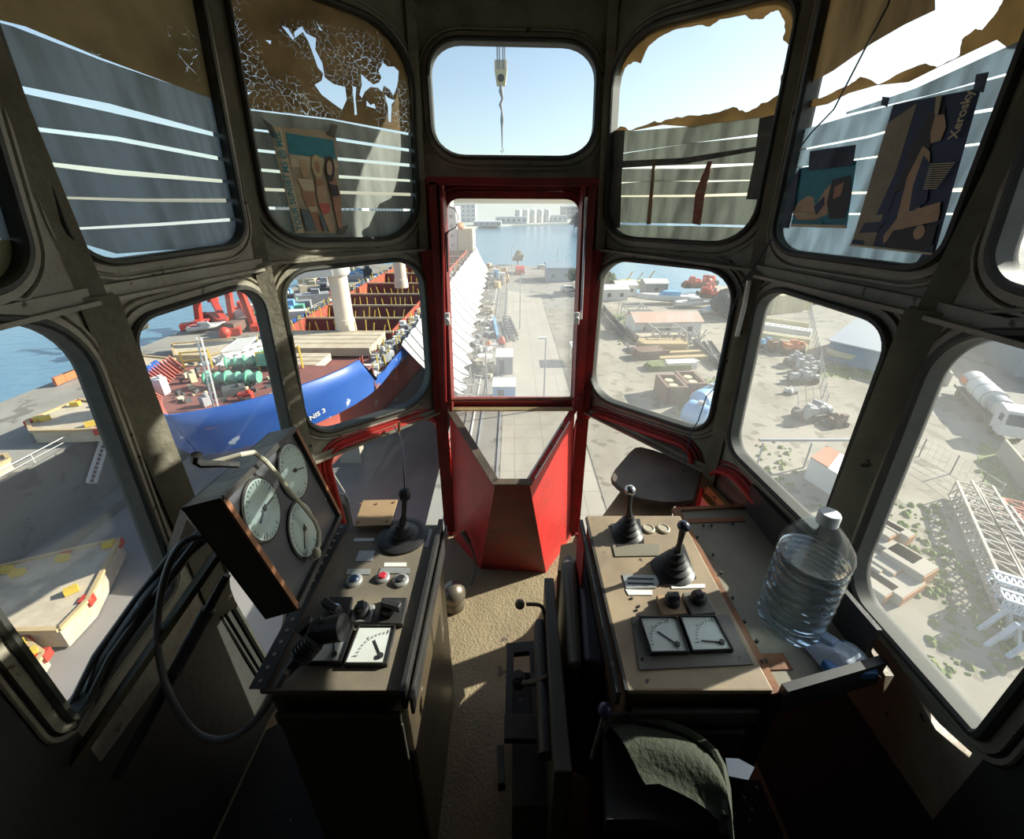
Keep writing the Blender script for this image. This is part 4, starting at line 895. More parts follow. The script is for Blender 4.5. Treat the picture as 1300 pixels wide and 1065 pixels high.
MB().ball(zq(660,767,-.93), .0125, 14).build('ball_knob', M['greyvinyl'], lv)
# green seat cushion at the bottom right
cu = thing('seat_cushion', onz(850,965,-.98), 'olive green padded seat cushion in the dark foreground', 'cushion')
rows = []
edge_top = [(768,916),(790,911),(815,915),(842,921),(868,930),(890,943),(906,958),(915,975),(920,1000),(922,1040)]
mb = MB(); zt = -.86
for i, (x, y) in enumerate(edge_top):
    p = onz(x, y, zt); row = []
    cdir = V((.30,.20,0))-V((p.x,p.y,0)); cdir = cdir.normalized() if cdir.length > 0 else V((0,-1,0))
    for k in range(9):
        t = k/8; row.append(p+V((cdir.x*.10*t, cdir.y*.10*t, .018*math.sin(math.pi*min(t*1.2, 1))-.002)) if k else p+V((0,0,-.05)))
    rows.append(row)
mb.grid(rows, sm=True); mb.build('cushion_top', M['greencloth'], cu)
mb = MB(); mb.tube([onz(x, y, zt)+V((0,0,.004)) for x, y in edge_top], .0085, 8); mb.build('piping', M['greencloth'], cu)
mb = MB(); mb.prism([onz(x, y, zt-.045) for x, y in edge_top]+[onz(770,1040,zt-.045)], (0,0,-.05)); mb.build('seat_pan', M['black'], cu)
mb = MB(); mb.obox((.12,.18,-1.495), (.16,0,0), (0,.12,0), (0,0,.54)); mb.build('seat_pedestal', M['black'], cu)
lv = thing('hand_lever', onz(756,960,-.9), 'short lever with dark blue knob beside the green cushion', 'lever')
MB().tube([onz(767,908,-.84), onz(752,962,-.92)], .005, 8).build('lever_arm', M['greyvinyl'], lv); MB().ball(onz(768,902,-.84), .0135, 14, sc=(1,1,1.1)).build('ball_knob', mat('blue_knob', (.05,.05,.11), .3), lv)
mb = MB(); mb.prism([onz(*p, -.87) for p in ((921,962),(938,963),(958,974),(950,990),(925,985))], (0,0,-.004)); mb.build('paper_scrap', mat('scrap_blue', (.05,.07,.11), .5), label='pale blue plastic scrap at the tip of the green cushion', cat='scrap')
# ================================================================ OUTSIDE
GZ = -25.0
G = lambda x, y, z=GZ: onz(x, y, z)
mat_quay = mat('quay_concrete', (.29,.272,.235), .9, dirt=(.18,.165,.14), amt=1, scale=.06, bump=.3, bscale=1.2, bd=.05, spots=(.165,.153,.128), spt=.58, spscale=.35)
mat_yard = mat('yard_dirt', (.31,.28,.225), .95, dirt=(.20,.178,.135), amt=1, scale=.09, bump=.3, bscale=1.5, bd=.05, spots=(.19,.17,.13), spt=.57, spscale=.5)
mat_grass = mat('weedy_grass', (.13,.18,.06), .95, dirt=(.27,.25,.16), amt=.9, scale=.5, spots=(.08,.12,.03), spt=.6, spscale=2)
mat_slab = mat('light_road', (.41,.37,.30), .9, dirt=(.32,.29,.235), amt=.7, scale=.08)
nt = mat_slab.node_tree; bk = nt.nodes.new('ShaderNodeTexBrick'); bk.inputs['Scale'].default_value = 1; bk.inputs['Brick Width'].default_value = 3.2; bk.inputs['Row Height'].default_value = 3.2; bk.inputs['Mortar Size'].default_value = .035; bk.offset = 0
tc = nt.nodes.new('ShaderNodeTexCoord'); nt.links.new(tc.outputs['Object'], bk.inputs['Vector']); bk.inputs['Color1'].default_value = (1,1,1,1); bk.inputs['Color2'].default_value = (.94,.94,.94,1); bk.inputs['Mortar'].default_value = (.62,.6,.56,1)
mm = nt.nodes.new('ShaderNodeMix'); mm.data_type = 'RGBA'; mm.blend_type = 'MULTIPLY'; mm.inputs['Factor'].default_value = 1
b_ = nt.nodes['Principled BSDF']; src = b_.inputs['Base Color'].links[0].from_socket; nt.links.new(src, mm.inputs['A']); nt.links.new(bk.outputs['Color'], mm.inputs['B']); nt.links.new(mm.outputs['Result'], b_.inputs['Base Color'])
mat_dock = mat('dock_wall_concrete', (.20,.19,.175), .9, dirt=(.14,.135,.12), amt=.8, scale=.12, spots=(.15,.14,.125), spt=.6, spscale=.5)
mat_water = mat('harbour_water', (.09,.19,.27), .22, dirt=(.12,.24,.32), amt=.8, scale=.012, bump=.35, bscale=.45, bd=.6)
mat_land = mat('far_land', (.42,.44,.42), .95, dirt=(.34,.38,.33), amt=.8, scale=.01)
white = mat('chalk_white', (.62,.61,.58), .6, dirt=(.50,.48,.44), amt=.5, scale=.4)
cream_ = mat('cream_steel', (.60,.53,.34), .6, dirt=(.45,.37,.22), scale=.5)
redp = mat('crane_red', (.50,.045,.025), .5, dirt=(.33,.05,.03), amt=.7, scale=.6)
bluep = mat('hull_blue', (.012,.07,.30), .45, dirt=(.03,.10,.33), amt=.6, scale=.25, spots=(.45,.50,.58), spt=.665, spscale=.55)
hullred = mat('antifouling_red', (.38,.085,.06), .7, dirt=(.27,.07,.055), amt=.8, scale=.3, spots=(.42,.25,.2), spt=.68, spscale=.6)
deckred = mat('deck_maroon', (.23,.085,.07), .8, dirt=(.16,.07,.06), amt=.8, scale=.5)
holdred = mat('hold_red', (.40,.07,.035), .7, dirt=(.22,.05,.035), amt=.8, scale=.2)
maroon = mat('bulkhead_maroon', (.15,.045,.04), .8, dirt=(.10,.04,.035), amt=.8, scale=.3)
yel = mat('safety_yellow', (.60,.42,.06), .5); grn = mat('winch_green', (.10,.35,.22), .5, dirt=(.3,.5,.42), scale=1); dkst = mat('dark_steel', (.06,.065,.07), .6, dirt=(.14,.12,.10), scale=.8)
gst = mat('grey_steel', (.30,.31,.32), .5, dirt=(.2,.19,.18), scale=.6); brn = mat('crate_brown', (.17,.10,.075), .8, dirt=(.10,.07,.06), scale=.5); bl = mat('light_blue_paint', (.16,.36,.60), .5, dirt=(.3,.45,.6), scale=.5)
timber = mat('timber', (.46,.34,.18), .85, dirt=(.33,.24,.14), scale=.8); conc = mat('pale_concrete_block', (.36,.32,.26), .9, dirt=(.33,.30,.25), scale=.5); navyp = mat('navy_paint', (.03,.06,.13), .5)
orangep = mat('orange_paint', (.60,.17,.04), .6, dirt=(.4,.15,.06), scale=.8); pallet = mat('weathered_deck', (.50,.43,.32), .9, dirt=(.36,.28,.20), amt=.8, scale=.5); glassd = mat('dark_window_glass', (.05,.07,.09), .15); warehouse = mat('blue_grey_sheet', (.22,.30,.37), .6, dirt=(.28,.35,.41), scale=.2); roofm = mat('pale_roof_sheet', (.50,.52,.53), .6, dirt=(.43,.45,.47), scale=.15)
treem = mat('tree_green', (.035,.06,.025), .9, dirt=(.06,.09,.03), scale=.6); tarp = mat('white_tarpaulin', (.52,.52,.51), .6, dirt=(.44,.44,.43), amt=.5, scale=.3)
# ground with the dry dock pit
DX0, DX1, DY0, DY1 = -49.2, -5.7, -70, 174
outer = [V(p) for p in ((-69.5,-80,GZ),(-69.5,186,GZ),(0,184,GZ),(17,176,GZ),(22.5,142,GZ),(27,123,GZ),(47,124,GZ),(53,116,GZ),(56.5,101,GZ),(66,101,GZ),(80,140,GZ),(130,240,GZ),(300,300,GZ),(300,-80,GZ))]
pit = [V(p) for p in ((DX0,DY0,GZ),(DX0,DY1,GZ),(DX1-4,DY1,GZ),(DX1,DY0,GZ))]
mb = MB(); mb.plate(outer, [pit], (0,0,-12)); mb.build('ground', mat_quay, label='pale concrete quay around the dry dock', cat='quay', kind='structure')
mb = MB(); mb.obox((DX0-.5,DY0,-34.4), (DX1-DX0+1,0,0), (0,DY1-DY0,0), (0,0,.4)); mb.build('dock_floor', mat('dock_floor_concrete', (.24,.22,.205), .9, dirt=(.17,.16,.15), amt=.8, scale=.1), label='shaded dry dock floor below the ship', cat='dock floor', kind='structure')
mb = MB(); mb.obox((DX0-.25,DY0,-34), (.3,0,0), (0,DY1-DY0,0), (0,0,9.15)); mb.obox((DX0,DY0,-34), (2.2,0,0), (0,DY1-DY0,0), (0,0,1.2)); mb.build('dock_wall', mat_dock, label='grey dry dock side wall at the left of the ship', cat='dock wall', kind='structure')
mb = MB(); mb.obox((DX1-.1,DY0,-34), (.1,0,0), (0,240,0), (0,0,9.1)); mb.build('dock_wall', mat_dock, label='dark dry dock side wall right below the cab', cat='dock wall', kind='structure')
mb = MB(); mb.plate([V((-2500,-300,-27.5)), V((3500,-300,-27.5)), V((3500,3000,-27.5)), V((-2500,3000,-27.5))], [[V((-60,-90,-27.5)), V((-3,-90,-27.5)), V((-3,180,-27.5)), V((-60,180,-27.5))]], (0,0,-.5)); mb.build('harbour_water', mat_water, label='blue rippled harbour water around the quay', cat='water', kind='structure')
mb = MB(); far = [(-1600,330),(-600,400),(-250,420),(-63,460),(0,530),(72,575),(150,640),(300,700),(900,900),(3500,1500),(3500,5500),(-1600,5500)]
mb.prism([V((x,y,-25.3)) for x, y in far], (0,0,-2)); mb.build('far_shore', mat_land, label='hazy far shore across the harbour', cat='shore', kind='structure')
# flat surfaces on the quay
def flat(q, m, nm, label, cat, h=.03, pts=None):
    mb = MB(); mb.prism(pts or [G(x, y, GZ+h) for x, y in q], (0,0,-.02)); return mb.build(nm, m, label=label, cat=cat, kind='structure')
flat(None, mat_slab, 'road', 'light slab paved road running straight away below the cab', 'road', pts=[V((-1.2,-20,GZ+.03)), V((8.2,-20,GZ+.03)), V((8.2,118,GZ+.03)), V((-1.2,128,GZ+.03))])
flat(None, mat_yard, 'yard', 'brown dirt yard right of the slab road', 'yard', pts=[V((8.4,2,GZ+.035)), V((8.4,104,GZ+.035)), V((27,112,GZ+.035)), V((50,98,GZ+.035)), V((60,60,GZ+.035)), V((46,30,GZ+.035)), V((40,2,GZ+.035))])
flat([(1105,690),(1140,650),(1175,690),(1215,730),(1300,830),(1300,900),(1240,830),(1190,740),(1150,710)], mat_grass, 'grass_verge', 'green weeds between the timber block pile and the truss beams', 'grass')
flat([(1245,560),(1262,570),(1300,640),(1300,672),(1262,640),(1240,590)], mat_grass, 'grass_verge', 'green weeds along the pale wall by the tanker lorry', 'grass', h=.04)
flat([(860,520),(870,482),(925,480),(920,530)], mat_grass, 'grass_verge', 'green weeds around the brown crates and blue tanks', 'grass', h=.045)
flat([(776,398),(795,398),(850,430),(830,440)], mat_grass, 'grass_verge', 'green strip beside the stacked steel frames', 'grass', h=.045)
flat([(1035,462),(1100,470),(1110,480),(1040,478)], mat_grass, 'grass_verge', 'yellowish weeds before the blue grey warehouse', 'grass', h=.045)
for x, l in ((-4.9,'crane rail nearest the dock edge'), (-3.9,'thin drain rail beside the crane rail'), (-1.6,'rail along the slab road edge')):
    mb = MB(); mb.obox((x,-20,GZ), (.16,0,0), (0,170,0), (0,0,.12)); mb.build('rail', white if x < -4 else gst, label='long '+l, cat='rail')
# ---------------------------------------------------------------- ship
SX = -22.8
def hb(y, z):
    """half breadth of the hull"""
    if z > -17: y0, L_, B = 24.2+(z+13)*-.35, 15.0, 9.6
    else:
        t = min((-17-z)/11.5, 1); y0 = 25.6+8.5*math.sin(min(t*1.5, 1)*math.pi/2)-(3.5 if t > .6 else 0)*(t-.6)/.4; L_ = 15+38*min(t*2.5, 1)+26*t; B = 9.6-1.0*t
    s = (y-y0)/L_
    if s <= 0: return 0, y0
    s = min(s, 1); q = 0 if z > -17 else min((-17-z)/6, 1)
    return B*(1-(1-s)**(2.3-.6*q))**(.75+.35*q), y0
ship = thing('cargo_ship', (SX,90,-28.5), 'blue and red cargo ship in the dry dock with bow towards the cab', 'ship')
lv_ = [-13,-14.5,-16,-17,-18,-19.2,-19.3,-20.3,-21.5,-23,-24.5,-26,-27.5,-28.5]
NS = 34
def station(z, k):
    _, y0 = hb(1e3, z); t = k/(NS-1); return y0+(171-y0)*(t**2.4)
for sgn in (-1, 1):
    for a_, b_, m_, nm in ((0,6,bluep,'blue_topsides'), (6,13,hullred,'red_bottom')):
        rows = []
        for z in lv_[a_:b_+1]:
            row = []
            for k in range(NS):
                y = station(z, k); h, _ = hb(y, z); zz = z
                if z > -15.9 and y > 36.5: zz = -16.0-(z+16)*.0
                row.append(V((SX+sgn*(h+.02), y, zz)))
            rows.append(row)
        mb = MB(); mb.grid(rows, sm=True, flip=sgn > 0); o = mb.build(nm, m_, ship)
        sd = o.modifiers.new('plate', 'SOLIDIFY'); sd.thickness = .18; sd.offset = -1
def deckpoly(z, yA, yB, inset=.1, n=20):
    L_, R_p = [], []
    for k in range(n+1):
        y = yA+(yB-yA)*(k/n)**1.5; h, _ = hb(y, min(z, -13)); h = max(h-inset, .05); L_.append(V((SX-h,y,z))); R_p.append(V((SX+h,y,z)))
    return R_p+L_[::-1]
MB().prism(deckpoly(-14.4, 25.2, 37), (0,0,-.2)).build('fore_deck', deckred, ship)
mb = MB(); mb.obox((SX-9.4,37,-16.6), (18.8,0,0), (0,.3,0), (0,0,2.1)); mb.build('deck_break', maroon, ship)
MB().plate([V((SX-9.5,37,-16.6)), V((SX+9.5,37,-16.6)), V((SX+9.5,171,-16.6)), V((SX-9.5,171,-16.6))], [[V((SX-7.2,52,-16.6)), V((SX+7.2,52,-16.6)), V((SX+7.2,150,-16.6)), V((SX-7.2,150,-16.6))]], (0,0,-.3)).build('main_deck', deckred, ship)
mb = MB(); mb.obox((SX-7.3,52,-22), (.2,0,0), (0,98,0), (0,0,6.6)); mb.obox((SX+7.1,52,-22), (.2,0,0), (0,98,0), (0,0,6.6)); mb.obox((SX-7.3,52,-22.2), (14.6,0,0), (0,98,0), (0,0,.2)); mb.build('hold_lining', holdred, ship)
YB_ = [52,59,67,76,87,100,116,133,150]
for y in YB_:
    mb = MB(); mb.obox((SX-7.1,y,-22), (14.2,0,0), (0,.9,0), (0,0,6.4)); mb.build('bulkhead', maroon, ship)
    mb = MB(); mb.obox((SX-7.4,y-.1,-15.65), (14.8,0,0), (0,.25,0), (0,0,.25)); mb.build('coaming_rim', cream_, ship)
mb = MB(); random.seed(3)
for y in YB_:
    x = SX-7.2
    while x < SX+7.4:
        mb.obox((x,y+.1,-15.4), (.10,0,0), (0,.10,0), (rnd(-.3,.3),0,rnd(.7,1.5))); x += rnd(.7,1.4)
for s in (-8.3, 8.3):
    y = 40
    while y < 150:
        mb.obox((SX+s+rnd(-.7,.7),y,-16.5), (.12,0,0), (0,.12,0), (rnd(-.3,.3),0,rnd(1.0,2.0))); y += rnd(.6,1.6)*(1+y/120)
mb.build('yellow_stanchions', yel, ship)
mb = MB()
for k in range(260):
    y = 37.5+110*rnd(0,1)**1.7; s = random.choice((-1,1)); x = SX+s*rnd(7.5,9.2); mb.box((x,y,-16.3+rnd(0,.5)), (rnd(.2,.9),rnd(.2,1.2),rnd(.3,1.0)), rnd(0,3))
mb.build('deck_fittings', gst, ship)
mb = MB()
for k in range(90):
    y = 37.5+60*rnd(0,1)**1.5; s = random.choice((-1,1,1)); x = SX+s*rnd(7.4,9.3); mb.box((x,y,-16.2+rnd(0,.7)), (rnd(.2,.7),rnd(.2,.9),rnd(.3,.9)), rnd(0,3))
mb.build('deck_lockers', white, ship)
# covers, gantries
def cover(x0, y0, dx, dy, z, h, parent, nm='hatch_cover'):
    mb = MB(); mb.obox((x0,y0,z), (dx,0,0), (0,dy,0), (0,0,h)); 
    for k in range(1, 4): mb.obox((x0,y0+dy*k/4-.05,z+h), (dx,0,0), (0,.1,0), (0,0,.05))
    return mb.build(nm, pallet, parent)
cover(SX-6.2, 45.2, 12.6, 6.6, -16.4, 1.0, ship); cover(SX-6.6, 39.0, 9.0, 5.0, -16.4, .8, ship)
mb = MB(); a, b = V((SX-8.6,38.4,-15.2)), V((SX-6.2,46.4,-15.2)); mb.bar(a, b, .25, .7); mb.bar(a+V((1.6,-.4,0)), b+V((1.6,-.4,0)), .25, .7)
for k in range(9): mb.bar(a.lerp(b,k/8), a.lerp(b,k/8)+V((1.6,-.4,0)), .15, .15)
mb.build('gangway_ladder', white, ship)
for y, l in ((53.0, 0), (83.0, 1)):
    zb, zt_ = -15.6, -8.4 if l == 0 else -6.5
    mb = MB(); mb.lathe([(1.35,0),(1.25,1.6),(1.15,1.65),(1.15,zt_-zb)], (SX+.9,y,zb), n=24); o = mb.build('crane_column', mat('column_beige', (.66,.56,.46), .6, dirt=(.52,.42,.34), scale=.4), ship)
    mb = MB(); mb.lathe([(1.4,0),(1.6,.3),(1.6,1.6),(1.2,1.9)], (SX+.9,y,zt_), n=24); mb.bar((SX+.9,y-1.0,zt_+.9), (SX-13,y-3.5,zt_+.1), 1.5, 1.7); mb.build('crane_jib', white, ship)
# superstructure
mb = MB(); mb.obox((SX-9.4,153,-16.6), (13,0,0), (0,14,0), (0,0,15)); mb.obox((SX-8,152,-2), (10,0,0), (0,9,0), (0,0,3)); hs_ = mb.build('accommodation_block', white, ship)
mb = MB()
for i in range(4):
    for k in range(6): mb.obox((SX-8.6+k*2.0,152.9,-14.5+i*3.1), (1.0,0,0), (0,.12,0), (0,0,.9))
mb.build('window_row', glassd, hs_)
mb = MB(); mb.obox((SX+4.2,151,-16.6), (5,0,0), (0,12,0), (0,0,8)); mb.build('stair_tower', cream_, ship)
MB().ball((SX+5.4,149.5,-7.6), 1.5, 12, sc=(.8,1.9,.8)).build('lifeboat', orangep, ship)
# bulwark ribs + fore deck gear
mb = MB()
for k in range(26):
    y = 25.6+11*(k/26)**1.2
    for s in (-1, 1):
        h, _ = hb(y, -13); g_, _ = hb(y, -14.4); h -= .45; g_ -= .45
        if g_ > 1.5: mb.prism([V((SX+s*h,y,-13.05)), V((SX+s*g_,y,-14.4)), V((SX+s*(g_-1.1),y,-14.4))], (0,.10,0))
mb.build('bulwark_ribs', mat('rib_red', (.45,.10,.07), .7, dirt=(.3,.08,.06), scale=1), ship)
def winch(c, ln, m, rz=0):
    t = thing('mooring_winch', c, 'x', 'winch'); d = V((math.cos(rz), math.sin(rz), 0)); c = V(c)
    for k in range(6):
        p = c-d*ln/2+d*ln*k/5+V((0,0,.8)); MB().cyl(p, p+d*.12, .62 if k % 2 == 0 else .5, n=16).build('drum_flange', grn, t)
    MB().cyl(c-d*ln/2+V((0,0,.8)), c+d*ln/2+V((0,0,.8)), .36, n=14).build('rope_drum', mat('rope_green', (.25,.48,.36), .8, dirt=(.5,.6,.5), scale=3), t)
    MB().box(c+V((0,0,.15)), (ln*.8,1.0,.3), rz).build('winch_base', dkst, t)
    return t
w = winch(G(298,490,-14.35), 4.2, grn, .05); w['label'] = 'green mooring winch with rope drums in the middle of the fore deck'; w['group'] = 'winches on the fore deck'
w = winch(G(318,468,-14.35), 3.6, grn, .4); w['label'] = 'green mooring winch further back beside the coiled green rope'; w['group'] = 'winches on the fore deck'
mb = MB(); c = G(316,466,-14.2)+V((1.6,.4,.3))
for k in range(5): 
    mb.tube([c+V((math.cos(t)*(1.0-.08*k), math.sin(t)*(.8), .25*k+.1*math.sin(3*t))) for t in [2*math.pi*i/14 for i in range(14)]], .12, 6, closed=True)
mb.build('rope_coil', mat('rope_mint', (.22,.50,.36), .8), label='coiled mint green rope pile on the fore deck', cat='rope')
mb = MB(); a = G(278,525,-14.4); b = a+V((-2.0,2.4,6.5)); 
p1, p2 = G(272,520,-14.4), G(262,465,-13.0); mb.bar(p1, p1+V((-.8,1.5,5.2)), .10); mb.bar(p1+V((.35,0,0)), p1+V((-.45,1.5,5.2)), .10)
for k in range(8): mb.bar(p1.lerp(p1+V((-.8,1.5,5.2)), k/8), p1.lerp(p1+V((-.8,1.5,5.2)), k/8)+V((.35,0,0)), .08)
mb.build('bow_mast', white, label='slim white lattice mast at the stem of the ship', cat='mast')
mb = MB(); 
for q_, s in (((235,470),1),((330,470),1),((345,470),1.2)):
    p = G(*q_, -14.4); mb.bar(p, p+V((0,0,1.8*s)), .14); mb.bar(p+V((2.2*s,.6,0)), p+V((2.2*s,.6,1.8*s)), .14); mb.bar(p+V((0,0,1.7*s)), p+V((2.2*s,.6,1.7*s)), .14); mb.bar(p+V((0,0,.9*s)), p+V((2.2*s,.6,.9*s)), .12)
mb.build('yellow_guard_rail', yel, ship)
for k, (q_, c_, s, l) in enumerate((((206,500), white, (1.0,.7,1.4), 'white deck locker by the left bulwark of the bow'), ((313,507), redp, (1.0,.6,.6), 'red windlass part near the ship stem'), ((298,499), dkst, (1.6,1.2,.6), 'dark hatch box on the fore deck'), ((246,485), cream_, (.5,.5,.9), 'cream bollard block left on the fore deck'), ((262,515), gst, (.6,.5,.8), 'grey mooring bitt at the left stem'))):
    p = G(*q_, -14.4); mb = MB(); mb.box(p+V((0,0,s[2]/2)), s, .3*k); mb.cyl(p+V((s[0]*.3,0,s[2])), p+V((s[0]*.3,0,s[2]+.25)), .18); mb.build('deck_box', c_, label=l, cat='deck gear', bev=.04)
mb = MB(); a = G(285,462,-14.4); b = G(305,445,-14.4)
mb.bar(a+V((0,0,1.2)), b+V((0,0,1.2)), .12); mb.bar(a+V((1.6,.8,1.2)), b+V((1.6,.8,1.2)), .12)
for k in range(9): mb.bar(a.lerp(b,k/8)+V((0,0,1.2)), a.lerp(b,k/8)+V((1.6,.8,1.2)), .35, .1); 
for k in (0, 8): mb.bar(a.lerp(b,k/8), a.lerp(b,k/8)+V((0,0,1.2)), .1)
mb.build('slatted_rack', white, label='white slatted rack standing behind the winches', cat='rack')
random.seed(5); mb = MB(); mb2 = MB()
for k in range(75):
    p = G(rnd(225,352), rnd(462,512), -14.4); 
    h, _ = hb(p.y, -13)
    if abs(p.x-SX) < h-.6: (mb if k % 3 == 0 else mb2).box(p+V((0,0,rnd(.05,.25))), (rnd(.12,.5),rnd(.1,.3),rnd(.1,.5)), rnd(0,3))
mb.build('small_deck_gear', cream_, ship); mb2.build('dark_deck_gear', dkst, ship)
# name on the hull
def hullpt(px, py):
    r = ray(px, py); best = None
    for i in range(400):
        y = 26+i*.05; p = r*(y/r.y)
        if not (-32 < p.z < -13): continue
        h, _ = hb(y, p.z)
        if h > 0 and p.x < SX+h: return p
    return None
pa, pb = hullpt(387,535), hullpt(413,520)
if pa and pb:
    d = (pb-pa).normalized(); up = V((0,0,1)); h1, _ = hb(pa.y, pa.z); h2, _ = hb(pa.y, pa.z+1.2)
    up = V((h2-h1, 0, 1.2)).normalized(); up = (up-d*up.dot(d)).normalized(); nn = d.cross(up).normalized()
    text('ANIS 3', pa+nn*.22-d*.1, (d, up), (pb-pa).length/2.9, white, ship, 'ship_name', .03)
    print('name', pa, pb)
for k in range(12):
    t = MB(); t.box((SX, 50+k*10, -31.2), (3.0,1.6,5.5)); t.build('keel_block', conc, label='concrete keel block under the ship on the dock floor', cat='block', group='keel blocks under the ship')
# tarpaulin
rows = []; 
for i in range(60):
    t = i/59; y = 46.5+112*t**1.35; row = []; ph = (i % 4)/4.0
    x0_, z0_ = -12.95, -15.5; x1_, z1_ = -6.4-2.6*t, -23.6
    for k in range(13):
        s = k/12; sag = -.8*math.sin(math.pi*s); rib = .35*abs(math.sin(math.pi*i/4)); fr_ = (.6*math.sin(i*1.7) if k == 12 else 0)
        row.append(V((x0_+(x1_-x0_)*s+fr_, y+(3.2*s if i == 0 else 2.2*s), z0_+(z1_-z0_)*s+sag+rib)))
    rows.append(row)
mb = MB(); mb.grid(rows, sm=False); tp_ = thing('tarpaulin', rows[0][0], 'long white ribbed tarpaulin stretched from ship side to dock edge', 'tarpaulin'); o = mb.build('sheet', tarp, tp_); sd = o.modifiers.new('t', 'SOLIDIFY'); sd.thickness = .08
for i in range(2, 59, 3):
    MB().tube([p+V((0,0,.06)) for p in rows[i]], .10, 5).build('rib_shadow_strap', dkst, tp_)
mb = MB(); random.seed(9)
for k in range(70):
    y = 47+90*(k/70)**1.2; x = -5.9-1.6*(y-47)/100+rnd(-.5,.9); h = rnd(1.0,3.0); mb.bar((x,y,GZ), (x+rnd(-.3,.3),y,GZ+h), .12); 
    if k % 3 == 0: mb.bar((x,y,GZ+h*.8), (x+rnd(.6,1.4),y+rnd(-1,1),GZ+h*.8), .14)
mb.build('scaffold', mat('scaffold_pale', (.55,.52,.46), .7, dirt=(.4,.3,.2), scale=1), label='ragged scaffold poles along the tarpaulin edge', cat='scaffold')
# ---------------------------------------------------------------- far shore
random.seed(11); hz = [mat('far_wall_%d' % i, c, .9) for i, c in enumerate(((.62,.63,.62),(.50,.54,.57),(.70,.69,.66),(.56,.50,.45)))]
proto = None
def bldg(x, y, w, d, h, m, lab, win=True):
    t = thing('shore_building', (x,y,-25.3), lab, 'building', 'buildings on the far shore')
    mb = MB(); mb.box((x,y,-25.3+h/2), (w,d,h)); mb.build('walls', m, t)
    mb = MB(); mb.box((x,y,-25.3+h+.3), (w*1.02,d*1.02,.6)); mb.build('roof', hz[1], t)
    if win:
        mb = MB(); n = max(2, int(w/6)); f = max(1, int(h/5))
        for i in range(n):
            for k in range(f): mb.obox((x-w/2+w*(i+.3)/n, y-d/2-.15, -25.3+h*(k+.35)/f), (w/n*.4,0,0), (0,.2,0), (0,0,h/f*.4))
        mb.build('window_rows', mat_dw, t)
mat_dw = mat('far_windows', (.22,.28,.33), .5)
nb = 0
for row, (yo, hh) in enumerate(((14,8),(60,12),(150,17),(420,22))):
    x = -150-row*120
    while x < 190+row*160:
        w_ = rnd(14,34)*(1+row*.5); sy = 455+(x+63)*.62 if x < 150 else 590+(x-150)*.5
        if x < -60: sy = 450
        if rnd(0,1) < (.85 if row < 2 else .5) and not (row == 0 and -20 < x < 56):
            h_ = hh*rnd(.5,1.25); nb += 1
            bldg(x+w_/2, sy+yo+rnd(0,25), w_, rnd(14,30), h_, random.choice(hz), random.choice(('low pale shed on the far shore','pale block on the far shore','grey white block on the far shore')) if False else 'pale hazy building on the far shore across the water')
        x += w_*rnd(1.05,1.7)
for k in range(5):
    x = 8+k*9.5; y = 560+x*.6; t = MB(); t.cyl((x,y,-25.3), (x,y,-25.3+15), 4.2, n=20); t.cyl((x,y,-10.3), (x,y,-9.6), 4.2, 3.2, n=20); t.build('storage_tank', white, label='white round storage tank on the far shore', cat='tank', group='storage tanks on the far shore')
mb = MB(); mb.prism([V(p) for p in ((62,300,-25.6),(110,312,-25.6),(230,330,-25.6),(230,350,-25.6),(70,330,-25.6))], (0,0,-1.5)); mb.build('breakwater', conc, label='low pier jutting from the right in the far water', cat='pier', kind='structure')
def blobtree(c, r, n, m, label, group=None, name='tree', sq=1.0):
    t = thing(name, c, label, 'tree', group); mb = MB(); c = V(c); mb.cyl(c, c+V((0,0,r*1.2)), r*.10); mb.build('trunk', brn, t)
    mb = MB()
    for k in range(n):
        a, e_ = rnd(0,6.28), rnd(-.4,1.2); rr = r*rnd(.5,.95); p = c+V((math.cos(a)*rr*.8, math.sin(a)*rr*.8, r*1.1*sq+math.sin(e_)*r*.7)); s = r*rnd(.22,.45)
        o = len(mb.v); mb.ball(p, s, 8); 
        for i in range(o, len(mb.v)): mb.v[i] = mb.v[i]+V((rnd(-1,1),rnd(-1,1),rnd(-1,1)))*s*.3
    mb.build('crown', m, t); return t
for k, (q_, r) in enumerate((((733,288),7),((729,292),5),((738,290),7))):
    blobtree(onz(*q_, -25.5), r, 12, mat('russet_tree', (.20,.12,.10), .9) if k < 1 else treem, ['reddish tree on the far pier, cut by the red frame','dark round tree on the far pier beside the reddish tree','larger dark tree at the right end of the far pier'][k])
